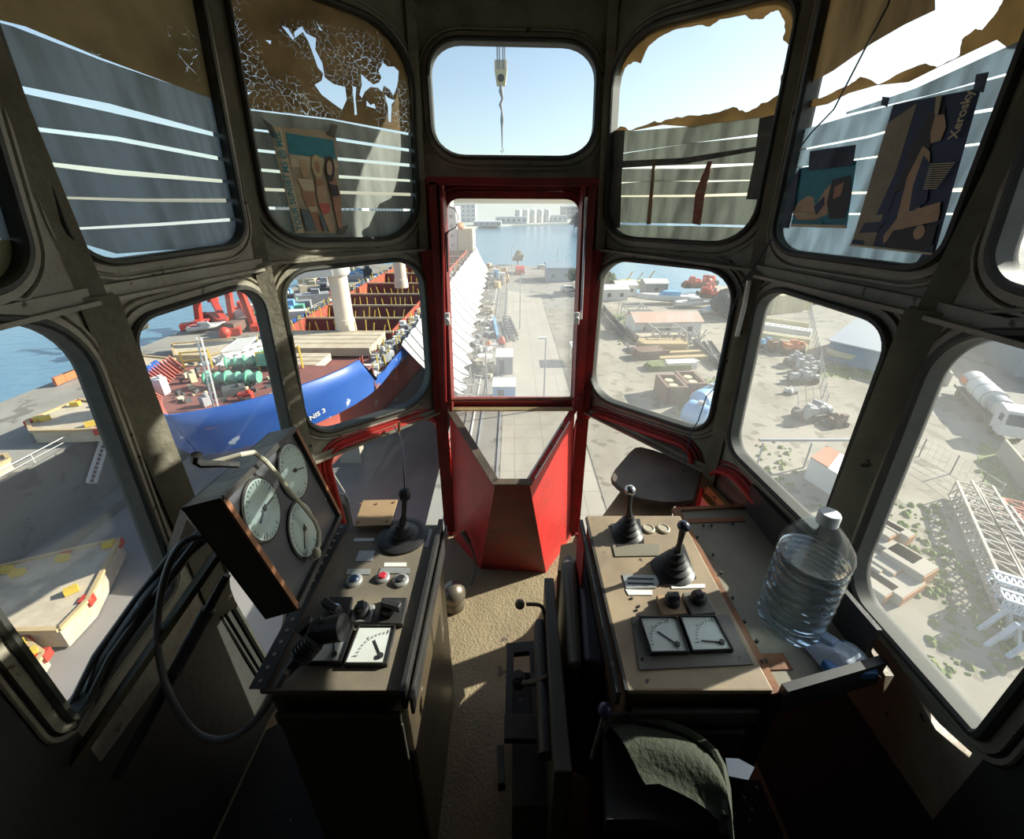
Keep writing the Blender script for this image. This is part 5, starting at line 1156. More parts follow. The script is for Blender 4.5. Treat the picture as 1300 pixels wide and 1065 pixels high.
# ---------------------------------------------------------------- yard, generic makers
def shed(q0, w, d, h, rz, wall_m, roof_m, label, rh=1.2, windows=3, nm='shed', cat='shed'):
    c = G(*q0); t = thing(nm, c, label, cat); R = Matrix.Rotation(rz, 3, 'Z'); P = lambda x, y, z: c+R @ V((x, y, z))
    mb = MB(); mb.prism([P(-w/2,0,0), P(w/2,0,0), P(w/2,0,h), P(0,0,h+rh), P(-w/2,0,h)], P(0,d,0)-P(0,0,0)) if False else mb.prism([P(0,0,0), P(0,d,0), P(0,d,h), P(0,d/2,h+rh), P(0,0,h)], P(w,0,0)-P(0,0,0)); mb.build('walls', wall_m, t)
    mb = MB(); mb.prism([P(-.3,-.4,h-.1), P(-.3,d/2,h+rh+.05), P(-.3,d/2,h+rh+.25), P(-.3,-.4,h+.1)], P(w+.6,0,0)-P(0,0,0)); mb.prism([P(-.3,d+.4,h-.1), P(-.3,d/2,h+rh+.05), P(-.3,d/2,h+rh+.25), P(-.3,d+.4,h+.1)], P(w+.6,0,0)-P(0,0,0)); mb.build('roof', roof_m, t)
    for k in range(windows):
        x = w*(k+.5)/windows; mb = MB(); mb.obox(P(x-.5,-.06,h*.35), P(1.0,0,0)-c, P(0,.1,0)-c, P(0,0,1.0)-c); mb.build('window', glassd, t)
    return t
shed((888,428), 13.5, 6, 3.0, 0.05, white, mat('salmon_roof', (.52,.32,.24), .8, dirt=(.5,.42,.36), amt=.9, scale=.3), 'white shed with salmon roof and small windows in the yard')
bpy.context.scene.objects  # noqa
t_ = [o for o in bpy.data.objects if o.get('label', '').startswith('white shed with salmon')][0]; t_.location += V((-13.2,0,0))
shed((1047,456), 11, 30, 3.4, -.98, warehouse, roofm, 'large blue grey warehouse with pale roof at the right', 3.5, 0, 'warehouse', 'warehouse')
shed((694,358), 8.5, 10, 4.6, 0, warehouse, warehouse, 'grey blue gabled hut near the quay end beside a parked car', 1.2, 2, 'hut', 'hut')
shed((765,382), 7, 5, 3, .1, white, white, 'small white shed by the water, leftmost of two', .8, 2); shed((782,376), 6, 5, 3, .1, white, white, 'small white shed by the water, right of the leftmost', .8, 2)
shed((818,375), 6.5, 5, 3.4, .0, gst, white, 'grey shed with white roof between boats at the water', .8, 1)
def container(q0, l, w, h, rz, m, label, group=None, z=GZ):
    c = G(*q0, z); t = thing('container', c, label, 'container', group); R = Matrix.Rotation(rz, 3, 'Z')
    mb = MB(); mb.obox(c, R @ V((l,0,0)), R @ V((0,w,0)), (0,0,h)); n = int(l/.8)
    for k in range(n): mb.obox(c+R @ V((l*(k+.3)/n,-.06,.2)), R @ V((l/n*.4,0,0)), R @ V((0,.06,0)), (0,0,h-.4))
    mb.build('box', m, t); mb = MB(); mb.obox(c+V((0,0,h)), R @ V((l,0,0)), R @ V((0,w,0)), (0,0,.08)); mb.build('lid', m, t); return t
container((978,400), 10, 5, 4.5, .3, cream_, 'cream block container stack by the far yard fence'); container((995,396), 9, 4, 3.2, .3, cream_, 'cream low container right of the taller cream one'); 
for k, (q0, q1, m_, l) in enumerate((((968,412),(1025,420),cream_,'uppermost cream beam of the long pile by the fence'), ((966,420),(1028,430),white,'wide whitish beam under the uppermost cream beam'), ((965,432),(1026,441),cream_,'cream beam below the wide whitish beam'), ((988,442),(1022,450),cream_,'short cream beam lying lowest in the long pile'))):
    a, b = G(*q0)+V((0,0,.9)), G(*q1)+V((0,0,.9)); mb = MB(); mb.bar(a, b, [1.2,2.4,1.6,1.0][k], 1.6); mb.bar(a+V((0,0,.85)), b+V((0,0,.85)), .3, .1); mb.build('steel_beam', m_, label=l, cat='beam')
# machine clusters
def machine(q0, s, rz, label, c1=gst, c2=dkst, group=None, seed=1):
    random.seed(seed); c = G(*q0); t = thing('machine', c, label, 'machine', group); R = Matrix.Rotation(rz, 3, 'Z')
    mb = MB(); mb.box(c+V((0,0,.35*s)), (3.4*s,1.8*s,.7*s), rz); mb.build('chassis', c2, t, bev=.03)
    mb = MB()
    for k in range(4): p = c+R @ V((rnd(-1.3,1.3)*s, rnd(-.6,.6)*s, .9*s)); mb.cyl(p, p+R @ V((.5*s,0,0)), rnd(.3,.6)*s, n=14)
    mb.build('drums', c1, t)
    mb = MB()
    for k in range(6): p = c+R @ V((rnd(-1.5,1.5)*s, rnd(-.8,.8)*s, .7*s)); mb.box(p+V((0,0,rnd(.2,.8)*s)), (rnd(.3,.9)*s, rnd(.3,.9)*s, rnd(.4,1.4)*s), rz+rnd(-.3,.3))
    mb.build('housings', c1, t, bev=.02)
    mb = MB()
    for sx in (-1.1, 1.1):
        for sy in (-.95, .95): p = c+R @ V((sx*s, sy*s, .45*s)); mb.cyl(p-R @ V((0,.15*s,0)), p+R @ V((0,.15*s,0)), .45*s, n=14)
    mb.build('wheels', M['rubberblack'], t); return t
ms = [((1030,530),1.25,.3,'large grey machine with drums, lowest of the row by the fence'),((1058,540),.8,.2,'small reddish machine just right of the lowest large one',),((1018,485),1.1,.1,'grey winch machine with long shadow, third from the top of the row'),((1026,472),1.1,.2,'grey machine with tall parts right beside the winch machine'),((1012,464),1.1,.0,'grey machine in the upper middle of the row'),((985,446),1.1,.0,'reddish machine at the upper left of the row'),((1002,448),1.2,.0,'dark machine with orange caps near the beams'),((1003,500),.5,.4,'tiny machine part alone on the dirt left of the row'),((968,440),1,.3,'bluish machine farthest left below the beams')]
for k, (q0, s, rz, l) in enumerate(ms): machine(q0, s, rz, l, (gst, brn, gst, gst, gst, brn, orangep, white, bl)[k], seed=20+k)
for k, (q0, s, l) in enumerate((((985,372),1.6,'dark machinery heap at the far end of the yard, left'), ((1010,378),1.4,'red machinery heap at the far end of the yard, middle'), ((1030,385),1.5,'dark machinery heap at the far end of the yard beside the warehouse'))): machine(q0, s, .3, l, (navyp, redp, navyp)[k], seed=50+k)
# fence line in the yard
def fence(pts, h, label, m=gst, step=4.0, nm='wire_fence', z=GZ):
    t = thing(nm, pts[0], label, 'fence'); mb = MB(); r_ = MB()
    for a, b in zip(pts, pts[1:]):
        n = max(1, int((b-a).length/step))
        for k in range(n+1): p = a.lerp(b, k/n); mb.cyl(p, p+V((0,0,h)), .06, n=6)
        for z_ in (.05, .35, .65, .98): r_.bar(a+V((0,0,h*z_)), b+V((0,0,h*z_)), .03, .03)
        m_ = int((b-a).length/.6)
        for k in range(m_): p = a.lerp(b, k/m_); r_.bar(p+V((0,0,.05)), p+V((0,0,h-.05)), .018, .018)
    mb.build('fence_posts', m, t); r_.build('fence_mesh', m, t); return t
fence([G(1025,388), G(1037,460), G(1046,520)], 2.4, 'tall wire fence running down between machines and warehouse')
fence([G(1140,575), G(1166,580), G(1206,602), G(1240,625), G(1262,640)], 2.2, 'wire fence crossing the yard above the truss beams', step=5)
for (a, b, l) in ((G(1266,578), G(1300,622), 'pale concrete yard barrier in front of the tanker lorry cab'), (G(1300,622), G(1345,660), 'pale concrete yard barrier running off the right edge'), (G(1176,455), G(1202,490), 'pale concrete yard barrier behind the tanker lorry tail')):
    mb = MB(); mb.bar(a+V((0,0,1)), b+V((0,0,1)), .25, 2.0); mb.build('concrete_barrier', conc, label=l, cat='barrier')
mb = MB(); a, b = G(1200,440), G(1300,500); mb.bar(a+V((12,4,3)), b+V((10,4,3)), 10, 6); mb.build('long_shed', mat('shed_grey', (.33,.36,.38), .7, dirt=(.25,.28,.30), scale=.2), label='grey building at the upper right edge, behind the tanker lorry', cat='building')
a, b = G(1206,492)+V((4,4,0)), G(1262,548)
# tanker lorry
a, b = G(1207,497), G(1262,560); d = (b-a).normalized(); s = V((-d.y, d.x, 0)); s = s if s.x > 0 else -s; Z = V((0,0,1))
lr = thing('tanker_lorry', (a+b)/2, 'white tanker lorry parked by the boundary wall at the right', 'lorry')
o = a; W_ = 2.5; Lt = (b-a).length
mb = MB(); mb.obox(o+Z*.9, d*(Lt-1.5), s*W_, Z*.35); mb.build('chassis', dkst, lr)
mb = MB(); c0 = o+d*.4+s*W_/2+Z*2.45; mb.tube([c0, c0+d*.25, c0+d*(Lt*.52), c0+d*(Lt*.52+.25)], [.9,1.25,1.25,.9], 20); mb.build('tank', white, lr)
mb = MB()
for k in (0,.33,.66,1): p = c0+d*(.3+(Lt*.52-.4)*k); mb.tube([p, p+d*.12], 1.29, 20)
mb.build('tank_bands', gst, lr)
mb = MB(); c1 = c0+d*(Lt*.56); mb.tube([c1, c1+d*.2, c1+d*2.0, c1+d*2.2], [.7,1.1,1.1,.7], 16); mb.build('rear_drum', gst, lr)
cb = o+d*(Lt-2.7)+Z*.8; mb = MB(); mb.prism([cb, cb+d*2.6, cb+d*2.6+Z*1.3, cb+d*2.2+Z*2.9, cb+Z*3.1], s*W_); mb.build('cab', white, lr, bev=.06)
mb = MB(); p = cb+d*2.56+Z*1.35+s*.2; mb.obox(p, s*(W_-.4), d*-.30+Z*1.2, d*.08+Z*.02); mb.obox(cb+d*1.2+Z*1.5-s*.03, d*.9, Z*.8, s*.05); mb.build('windscreen', glassd, lr)
mb = MB()
for x_ in (.12,.22,.32,.66,.88):
    for y_ in (.05, 1.0): p = o+d*(Lt*x_)+s*(W_*y_)+Z*.5; mb.cyl(p-s*.15, p+s*.15, .5, n=16)
mb.build('wheels', M['rubberblack'], lr)
mb = MB(); mb.obox(c0-s*1.27-Z*.35+d*.6, d*2.2, Z*.9, s*.04); mb.build('orange_panel', orangep, lr)
# lattice booms
def truss(p0, p1, w, h, n, m, label, nm='lattice_boom', deck=None, z0=.4, cat='boom'):
    p0, p1 = V(p0)+V((0,0,z0)), V(p1)+V((0,0,z0)); d = (p1-p0); s = V((-d.y, d.x, 0)).normalized()*w; Z = V((0,0,h)); t = thing(nm, p0, label, cat)
    mb = MB(); r_ = .13
    for o in (V((0,0,0)), s, Z, s+Z): mb.bar(p0+o, p1+o, r_*1.4, r_*1.4)
    mb.build('chords', m, t); mb = MB()
    for k in range(n):
        a, b = p0.lerp(p1, k/n), p0.lerp(p1, (k+1)/n); mb.bar(a, a+s, r_*.7); mb.bar(a+Z, a+s+Z, r_*.8); mb.bar(a, a+Z, r_*.7); mb.bar(a+s, a+s+Z, r_*.7); mb.bar(a, b+Z, r_*.6); mb.bar(a+s, b+s+Z, r_*.6); mb.bar(a+Z, b+s+Z, r_*.6)
    mb.build('lacing', m, t)
    mb = MB()
    for k in range(n*3): a = p0.lerp(p1, (k+.5)/(n*3)); mb.bar(a+s*.1, a+s*.9, .22, .05)
    mb.build('walkway_slats', deck or gst, t); return t
lat = mat('boom_rusty_grey', (.40,.36,.31), .7, dirt=(.25,.18,.13), amt=.8, scale=.6)
truss(G(1203,632), G(1262,782), 1.3, 1.5, 12, lat, 'long rusty grey lattice boom, leftmost beside the weeds'); truss(G(1222,632), G(1297,782), 1.3, 1.5, 12, lat, 'long rusty grey lattice boom, second from the left')
truss(G(1246,655), G(1340,800), 1.2, 1.2, 11, mat('boom_dark', (.22,.21,.20), .7, dirt=(.3,.26,.22), scale=.6), 'darker lattice boom between the grey booms and the red one')
truss(G(1262,648), G(1345,770), 1.3, 1.0, 9, mat('boom_red', (.50,.13,.08), .7), 'red edged lattice boom with pale deck at the right edge', deck=pallet); 
fm = mat('frame_bluewhite', (.52,.58,.66), .6, dirt=(.42,.30,.22), scale=1.2)
truss(G(1244,771), G(1330,800), .9, .7, 10, fm, 'pale blue ladder frame raised on legs, upper one', 'ladder_gantry', z0=1.8, cat='frame'); truss(G(1253,796), G(1335,825), .9, .7, 10, fm, 'pale blue ladder frame raised on legs, lower one', 'ladder_gantry', z0=1.8, cat='frame')
mb = MB()
for q_ in ((1262,800),(1292,812),(1272,820),(1300,834)):
    p = G(*q_); mb.bar(p+V((-1,0,0)), p+V((0,0,2)), .22); mb.bar(p+V((1,0,0)), p+V((0,0,2)), .22)
mb.build('trestle', fm, label='pale blue trestle legs under the ladder frames', cat='trestle')
# timber block pile
random.seed(4)
bl_ = [(1108,700,1.0,5.0,.9,0),(1118,705,1.0,5.0,.9,.9),(1130,700,1.0,5.0,.9,.9),(1142,705,1.0,5.0,.9,.9),(1112,738,1.6,4.0,.9,0),(1128,742,1.4,4.6,1.0,0),(1150,735,1.6,3.6,1.4,0),(1163,750,2.0,3.6,1.4,0),(1118,768,1.8,3.5,.8,0),(1140,770,3.0,3.6,.8,0)]
for k, (x, y, w, l, h, z) in enumerate(bl_):
    p = G(x, y)+V((0,0,z)); R = Matrix.Rotation(.42, 3, 'Z'); t = thing('concrete_block', p, 'x', 'block', 'concrete blocks piled below the right window')
    t['label'] = 'pale concrete block with rusty end in the pile beside the weeds'
    MB().obox(p, R @ V((w,0,0)), R @ V((0,l*.7,0)), (0,0,h)).build('block_body', conc, t, bev=.05); MB().obox(p+R @ V((.05,-.06,h*.1)), R @ V((w-.1,0,0)), R @ V((0,.07,0)), (0,0,h*.8)).build('end_plate', mat('rust_end', (.45,.20,.08), .8, dirt=(.3,.14,.07), scale=2), t)
# flat trailer / pale covered container with orange patch
p = [G(*q_) for q_ in ((1020,607),(1070,640),(1078,612),(1040,592))]
mb = MB(); mb.prism([q_+V((0,0,2.4)) for q_ in p], (0,0,-2.4)); t = thing('trailer', p[0], 'long pale flat roofed trailer with rusty orange roof patch behind the cream batten', 'trailer'); mb.build('trailer_body', white, t)
q4 = [p[3].lerp(p[0],.05), p[0].lerp(p[1],.05) , p[1].lerp(p[2],.0).lerp(p[0],.55), p[2].lerp(p[3],.55)]; MB().prism([x+V((0,0,2.5)) for x in (p[3], p[0], p[0].lerp(p[1],.45), p[3].lerp(p[2],.45))], (0,0,-.1)).build('rusty_patch', mat('rust_roof', (.42,.20,.12), .8), t)
mb = MB(); mb.bar(G(955,590)+V((0,0,3)), G(1090,590)+V((0,0,3)), .25, .25)
for x in (960,1020,1085): mb.bar(G(x,594), G(x,594)+V((0,0,3)), .15)
mb.build('pipe_rack', gst, label='long horizontal pipe on posts across the yard above the trailer', cat='pipe')
# boat on stand near warehouse
def boat(c, l, w, h, rz, label, m1=white, m2=bl, nm='boat'):
    c = V(c); t = thing(nm, c, label, 'boat'); R = Matrix.Rotation(rz, 3, 'Z'); rows = []
    for i in range(9):
        u = i/8; ww = w/2*(1-abs(2*u-.8)**3*.6 if u < .4 else (1-((u-.4)/.6)**2.2)); ww = max(ww, .03); row = []
        for a, z in ((-1,h),(-.8,h*.45),(0,h*.05+h*.3*u*u),(.8,h*.45),(1,h)): row.append(c+R @ V((l*(u-.5), ww*a, z+.25*h*u*u)))
        rows.append(row)
    mb = MB(); mb.grid(rows); o_ = mb.build('hull', m1, t); sd = o_.modifiers.new('t', 'SOLIDIFY'); sd.thickness = .08
    mb = MB(); mb.prism([c+R @ V((l*(u-.5), w*.42*s, h*.9)) for u, s in ((.03,-1),(.45,-1),(.75,-.5),(.9,0),(.75,.5),(.45,1),(.03,1))], (0,0,-.06)); mb.build('deck', m1, t)
    mb = MB(); mb.prism([c+R @ V(p) for p in ((-l*.2,-w*.28,h*.9),(l*.12,-w*.28,h*.9),(l*.05,-w*.28,h*1.5),(-l*.2,-w*.28,h*1.5))], R @ V((0,w*.56,0))); mb.build('cabin', m2, t); return t
boat(G(1079,462), 7.5, 2.4, 1.8, 2.6, 'cream white boat on land beside the blue grey warehouse', cream_, white)
boat(G(845,385), 16, 4.0, 2.2, 3.1, 'long white boat on land behind the pale shed'); boat(G(875,390)+V((2,0,0)), 12, 3.2, 1.6, .05, 'low white boat near the pier', white, gst)
boat(G(905,398), 7, 2.4, 1.2, .2, 'small white boat by the water near the dark trees'); boat(G(185,428)+V((-3,-1,0)), 9, 3.0, 1.8, 1.2, 'white cream cabin boat on the far quay by the post', cream_, white); boat(G(258,420)+V((1,0,0)), 7, 2.4, 1.3, .5, 'small white boat on the far quay edge near the red crane parts', white, gst)
for k, (q_, m_) in enumerate((((795,365), yel), ((822,364), yel), ((808,366), cream_))):
    mb = MB(); p = G(*q_); mb.box(p+V((0,0,1.2)), (4.5,2,2.4), .1); mb.bar(p+V((0,0,2.4)), p+V((1.5,0,5)), .3); mb.build('yard_gear', m_, label=['yellow gear heap behind the small white sheds','yellow gear heap right of the grey shed','cream gear heap between the yellow ones'][k], cat='gear')
mb = MB(); mb.prism([V(p) for p in ((52,116,-25.1),(58,114,-25.1),(72,134,-25.1),(66,137,-25.1))], (0,0,-2.5)); mb.build('pier', conc, label='short concrete pier with red gear at the right waterside', cat='pier', kind='structure')
for k, (q_, s) in enumerate((((878,365),2.4),((898,362),2.6),((900,372),2.2),((893,376),2.0),((905,378),2.0))):
    machine(q_, s*.7, .5*k, ['red machine at the far left corner of the pier','red machine at the far right corner of the pier','red machine halfway along the pier','red machine at the pier foot, left','red machine at the pier foot, right'][k], redp, brn, seed=70+k)
for k, q_ in enumerate(((922,400),(932,402),(928,394))): blobtree(G(*q_), 4.0, 16, mat('blue_dark_scrub_%d' % k, (.03,.05,.07), .9), ['dark bush heap at the waterside, left one','dark bush heap at the waterside, right one','dark bush heap at the waterside, rear one'][k], name='bush', sq=.4)
blobtree(G(767,372), 3.2, 12, treem, 'round dark tree behind the small white sheds')
# steel frames rows
frm = mat('frame_grey', (.36,.35,.33), .7, dirt=(.25,.2,.17), scale=.5)
for k in range(7):
    p = G(788+k*7.8, 404+k*6.2); mb = MB(); w, h = 5.0, 3.0
    for dx in (0, w):
        mb.bar(p+V((dx,0,0)), p+V((dx,0,h)), .2); 
    for z in (.2, h*.5, h): mb.bar(p+V((0,0,z)), p+V((w,0,z)), .18)
    mb.bar(p+V((0,0,0)), p+V((w,0,h)), .14); mb.bar(p+V((0,0,h)), p+V((w,0,0)), .14); mb.bar(p+V((0,0,h)), p+V((0,3,h)), .15); mb.bar(p+V((w,0,h)), p+V((w,3,h)), .15); mb.bar(p+V((0,3,0)), p+V((0,3,h)), .15); mb.bar(p+V((w,3,0)), p+V((w,3,h)), .15); mb.bar(p+V((0,3,h)), p+V((w,3,h)), .15)
    mb.build('steel_rack', frm, label='open grey steel frame standing in the row left of the white shed', cat='frame', group='steel frames in a row')
for k, (q0, q1) in enumerate((((766,392),(798,428)), ((758,393),(790,430)))):
    a, b = G(*q0)+V((0,0,.5)), G(*q1)+V((0,0,.5)); mb = MB(); mb.bar(a, b, .35, .9)
    for i in range(5): p = a.lerp(b, i/4); mb.bar(p+V((0,0,-.5)), p+V((0,0,.6)), .15)
    mb.build('steel_girder', dkst, label=['long dark girder on the ground, right one of the pair by the green strip','long dark girder on the ground, left one of the pair by the green strip'][k], cat='girder')
# timber piles
random.seed(8)
for k, (q_, l, w, h, rz, m_, lb) in enumerate((((812,436),9,4,1.4,.1,pallet,'stack of boards nearest the white shed'), ((815,448),8,3.5,1.8,.0,timber,'stack of tan boards in the middle pile'), ((812,458),5,3,1.6,.2,brn,'short brown board stack at the left of the timber piles'), ((838,461),11,1.2,.9,.12,timber,'long yellow planks lying right of the timber piles'), ((838,454),9,1.0,.9,.12,timber,'upper long yellow planks behind the lower ones'), ((826,472),7,2.5,1.0,.1,mat_grass,'greenish covered stack before the brown crates'), ((848,470),5,2,1.2,.1,white,'white wrapped bundle beside the greenish stack'))):
    c = G(*q_); R = Matrix.Rotation(rz, 3, 'Z'); mb = MB(); n = max(3, int(w/.4)); 
    for i in range(n):
        for j in range(2): mb.obox(c+R @ V((rnd(-.3,.3), w*i/n, h*j/2)), R @ V((l+rnd(-.4,.4),0,0)), R @ V((0,w/n*.85,0)), (0,0,h/2*.92))
    mb.build('board_stack', m_, label=lb, cat='timber')
random.seed(14); mb = MB()
for i in range(26): a = G(880+rnd(0,22), 440+rnd(-2,2)); b = G(905+rnd(0,20), 466+rnd(-3,4)); mb.cyl(a+V((0,0,rnd(.2,1.2))), b+V((0,0,rnd(.2,1.2))), .16, n=6)
mb.build('pipe_bundle', dkst, label='dark bundle of long pipes right of the timber piles', cat='pipes')
random.seed(15); mb = MB()
for i in range(30): p = G(845+rnd(0,45), 434+rnd(-4,6)); mb.bar(p, p+V((rnd(-1.5,1.5), rnd(-1,1), rnd(.5,2.2))), .18)
mb.build('scrap_heap', gst, label='scrap metal heap in front of the white shed', cat='scrap')
for k, (q_, lb) in enumerate((((843,514),'brown open crate nearest the slab road'), ((868,509),'brown crate right of the open one'))):
    c = G(*q_); t = thing('crate', c, lb, 'crate'); w_, l_, h_ = 2.9, 4.6, 2.6; mb = MB(); mb.plate([c+V((0,0,h_)), c+V((w_,0,h_)), c+V((w_,l_,h_)), c+V((0,l_,h_))], [[c+V((.4,.4,h_)), c+V((w_-.4,.4,h_)), c+V((w_-.4,l_-.4,h_)), c+V((.4,l_-.4,h_))]], (0,0,-h_)); mb.build('crate_body', brn, t)
    mb = MB(); mb.obox(c+V((.4,.4,h_-1)), (w_-.8,0,0), (0,l_-.8,0), (0,0,.2)); mb.cyl(c+V((w_/2,1.4,h_-.8)), c+V((w_/2,1.4,h_-.3)), .6); mb.cyl(c+V((w_/2,3.2,h_-.8)), c+V((w_/2,3.2,h_-.3)), .6); mb.build('contents', cream_, t)
    for i in range(3): MB().obox(c+V((.3+i*1.05,-.06,.2)), (.15,0,0), (0,.08,0), (0,0,2.2)).build('batten', dkst, t)
random.seed(41); mb = MB()
for (xa, xb, ya, yb_, n) in ((1240,1300,560,680,160),(1110,1200,640,760,160),(1180,1300,700,860,160),(860,925,478,530,120),(1035,1110,462,482,110),(785,850,398,440,70),(960,1010,560,620,60),(1040,1100,640,690,60)):
    for i in range(n):
        p = G(rnd(xa,xb), rnd(ya,yb_)); r = rnd(.1,.35)
        mb.lathe([(r,0),(r*.7,r*.6),(.01,r*1.1)], p, (rnd(-.3,.3),rnd(-.3,.3),1), n=5, sm=False)
mb.build('weed_tufts', mat('tuft_green', (.14,.20,.06), .9, dirt=(.32,.30,.14), scale=.3), label='scattered weeds growing over the yard on the right', cat='weeds', kind='stuff')
for k, (q0, q1, r, lb) in enumerate((((872,535),(898,548),1.5,'light blue tank lying nearest the cab'), ((885,522),(912,508),1.4,'light blue tank lying behind the nearest one'))):
    a, b = G(*q0)+V((0,0,r)), G(*q1)+V((0,0,r)); t = thing('blue_tank', a, lb, 'tank'); e_ = (b-a)*.08; MB().tube([a-e_, a, b, b+e_], [r*.6,r,r,r*.6], 22).build('tank_shell', bl, t); MB().cyl((a+b)/2+V((0,0,r*.9)), (a+b)/2+V((0,0,r+.4)), .4).build('manhole', gst, t)
mb = MB(); a, b = G(862,490)+V((0,0,1.2)), G(885,520)+V((0,0,1.2)); mb.bar(a, b, .6, .6); mb.build('red_beam', redp, label='red and grey beam lying between the brown crates and blue tanks', cat='beam')
# street lamps
def lamp(q0, h, label, arm=1.2, dir_=1):
    p = G(*q0); t = thing('street_lamp', p, label, 'street lamp', None); MB().cyl(p, p+V((0,0,h)), .13, .08, n=8).build('pole', gst, t)
    mb = MB(); mb.bar(p+V((0,0,h)), p+V((arm*dir_,0,h+.3)), .12); mb.box(p+V((arm*dir_,0,h+.3)), (1.0,.4,.2)); mb.build('lamp_head', white, t); return t
lamp((690,520), 9.5, 'street lamp on the slab road nearest the cab', .4, -1); lamp((660,417), 11, 'street lamp at the middle of the slab road'); lamp((650,352), 11, 'thin tall lamp near the quay end, left of the red lorry'); lamp((618,500), 7, 'lamp pole standing among the scaffold gear'); lamp((683,318), 7, 'slim lamp at the quay end right of the red lorry'); lamp((707,335), 6, 'slim lamp beside the grey blue hut'); lamp((718,345), 6, 'slim lamp at the right edge of the central view')
# quay gear in the central view
def cabin(q0, l, w, h, m, lb, nm='site_cabin'):
    c = G(*q0); t = thing(nm, c, lb, 'cabin'); mb = MB(); mb.obox(c, (l,0,0), (0,w,0), (0,0,h)); mb.build('cabin_body', m, t); mb = MB(); mb.obox(c+V((-.1,-.1,h)), (l+.2,0,0), (0,w+.2,0), (0,0,.12)); mb.build('cabin_roof', white, t)
    mb = MB(); mb.obox(c+V((l*.2,-.05,.1)), (l*.3,0,0), (0,.06,0), (0,0,h*.8)); mb.build('door', glassd, t); return t
cabin((627,360), 1.6, 1.6, 4.5, bl, 'blue site cabin, left of the white one'); cabin((634,362), 1.8, 1.8, 3.8, white, 'white site cabin beside the blue one'); cabin((630,475), 2.6, 4.0, 2.8, gst, 'grey blue container cabin near the scaffold'); cabin((626,512), 3.0, 3.0, 2.4, bl, 'light blue cabin just behind the red cross rod')
def car(q0, rz, m, lb, s=1.0, nm='car'):
    c = G(*q0); R = Matrix.Rotation(rz, 3, 'Z'); t = thing(nm, c, lb, 'car'); P = lambda x, y, z: c+R @ (V((x, y, z))*s)
    mb = MB(); mb.prism([P(x,-.85,z) for x, z in ((-2.2,.35),(2.2,.35),(2.25,.8),(1.3,.95),(.7,1.45),(-1.2,1.5),(-2.1,1.0))], P(0,1.7,0)-c); mb.build('body', m, t, bev=.06)
    mb = MB(); mb.prism([P(x,-.87,z) for x, z in ((1.15,.98),(.65,1.38),(-1.15,1.42),(-1.7,1.02))], P(0,1.74,0)-c); mb.build('windows', glassd, t)
    mb = MB()
    for x in (-1.4, 1.4):
        for y in (-.8, .8): mb.cyl(P(x,y-.1,.33), P(x,y+.1,.33), .33*s, n=14)
    mb.build('wheels', M['rubberblack'], t); return t
car((688,341), 0, white, 'white car parked left of the grey blue hut'); car((722,370), .1, white, 'white car by the right edge of the central view', 1.2); car((660,347), 1.57, redp, 'red lorry at the far end of the slab road', 1.9, 'lorry')
blobtree(G(657,336), 2.6, 10, mat('autumn_tree', (.16,.13,.07), .9), 'brownish tree behind the red lorry'); blobtree(G(735,373), 3.4, 12, treem, 'dark tree at the right edge of the central view')
random.seed(21)
for k in range(4):
    mb = MB()
    for i in range(16): p = G(600+k*12+rnd(-8,10), 345+rnd(-8,16)+k*1.5); mb.box(p+V((0,0,rnd(.3,1.2))), (rnd(.4,2),rnd(.4,2),rnd(.6,2.4)), rnd(0,3))
    mb.build('equipment_heap', (dkst, pallet, gst, timber)[k], label=['dark equipment heap at the far left quay end','pale equipment heap right of the dark one at quay end','grey equipment heap between cabins and quay end','tan equipment heap left of the road end'][k], cat='equipment')
random.seed(22)
for k in range(5):
    mb = MB()
    for i in range(10): p = G(604+rnd(0,24), 392+k*20+rnd(-8,8)); mb.box(p+V((0,0,rnd(.2,.7))), (rnd(.3,1.6),rnd(.3,1.6),rnd(.3,1.3)), rnd(0,3))
    mb.build('equipment_heap', (pallet, white, gst, white, pallet)[k], label=['topmost small gear heap beside the tarpaulin','second gear heap down beside the tarpaulin','middle gear heap beside the tarpaulin','fourth gear heap down beside the tarpaulin','lowest gear heap beside the tarpaulin'][k], cat='equipment')
for k, (q_, lb) in enumerate((((621,443),'orange drum bag beside the tarpaulin'), ((637,437),'red drum bag right of the orange one'))):
    p = G(*q_); MB().lathe([(.5,0),(.8,.5),(.6,1.2),(.1,1.7)], p, n=12).build('drum_bag', (orangep, redp)[k], label=lb, cat='bag')
a, b = G(638,408), G(647,434); truss(a, b, 1.6, .8, 7, dkst, 'dark folded ladder truss lying left of the slab road', 'ladder_truss', cat='truss')
a, b = G(627,408), G(632,432); mb = MB(); mb.bar(a+V((0,0,.6)), b+V((0,0,.6)), .5, 1.0); mb.build('blue_beam', bl, label='light blue beam lying left of the dark ladder truss', cat='beam')
mb = MB(); p = G(726,462); 
for dx, dy in ((0,0),(3,0),(0,3),(3,3)): mb.bar(p+V((dx,dy,0)), p+V((dx,dy,2.6)), .15)
mb.obox(p+V((-.2,-.2,2.6)), (3.6,0,0), (0,3.6,0), (0,0,.3)); mb.build('canopy', white, label='white topped canopy at the right edge of the slab road', cat='canopy')
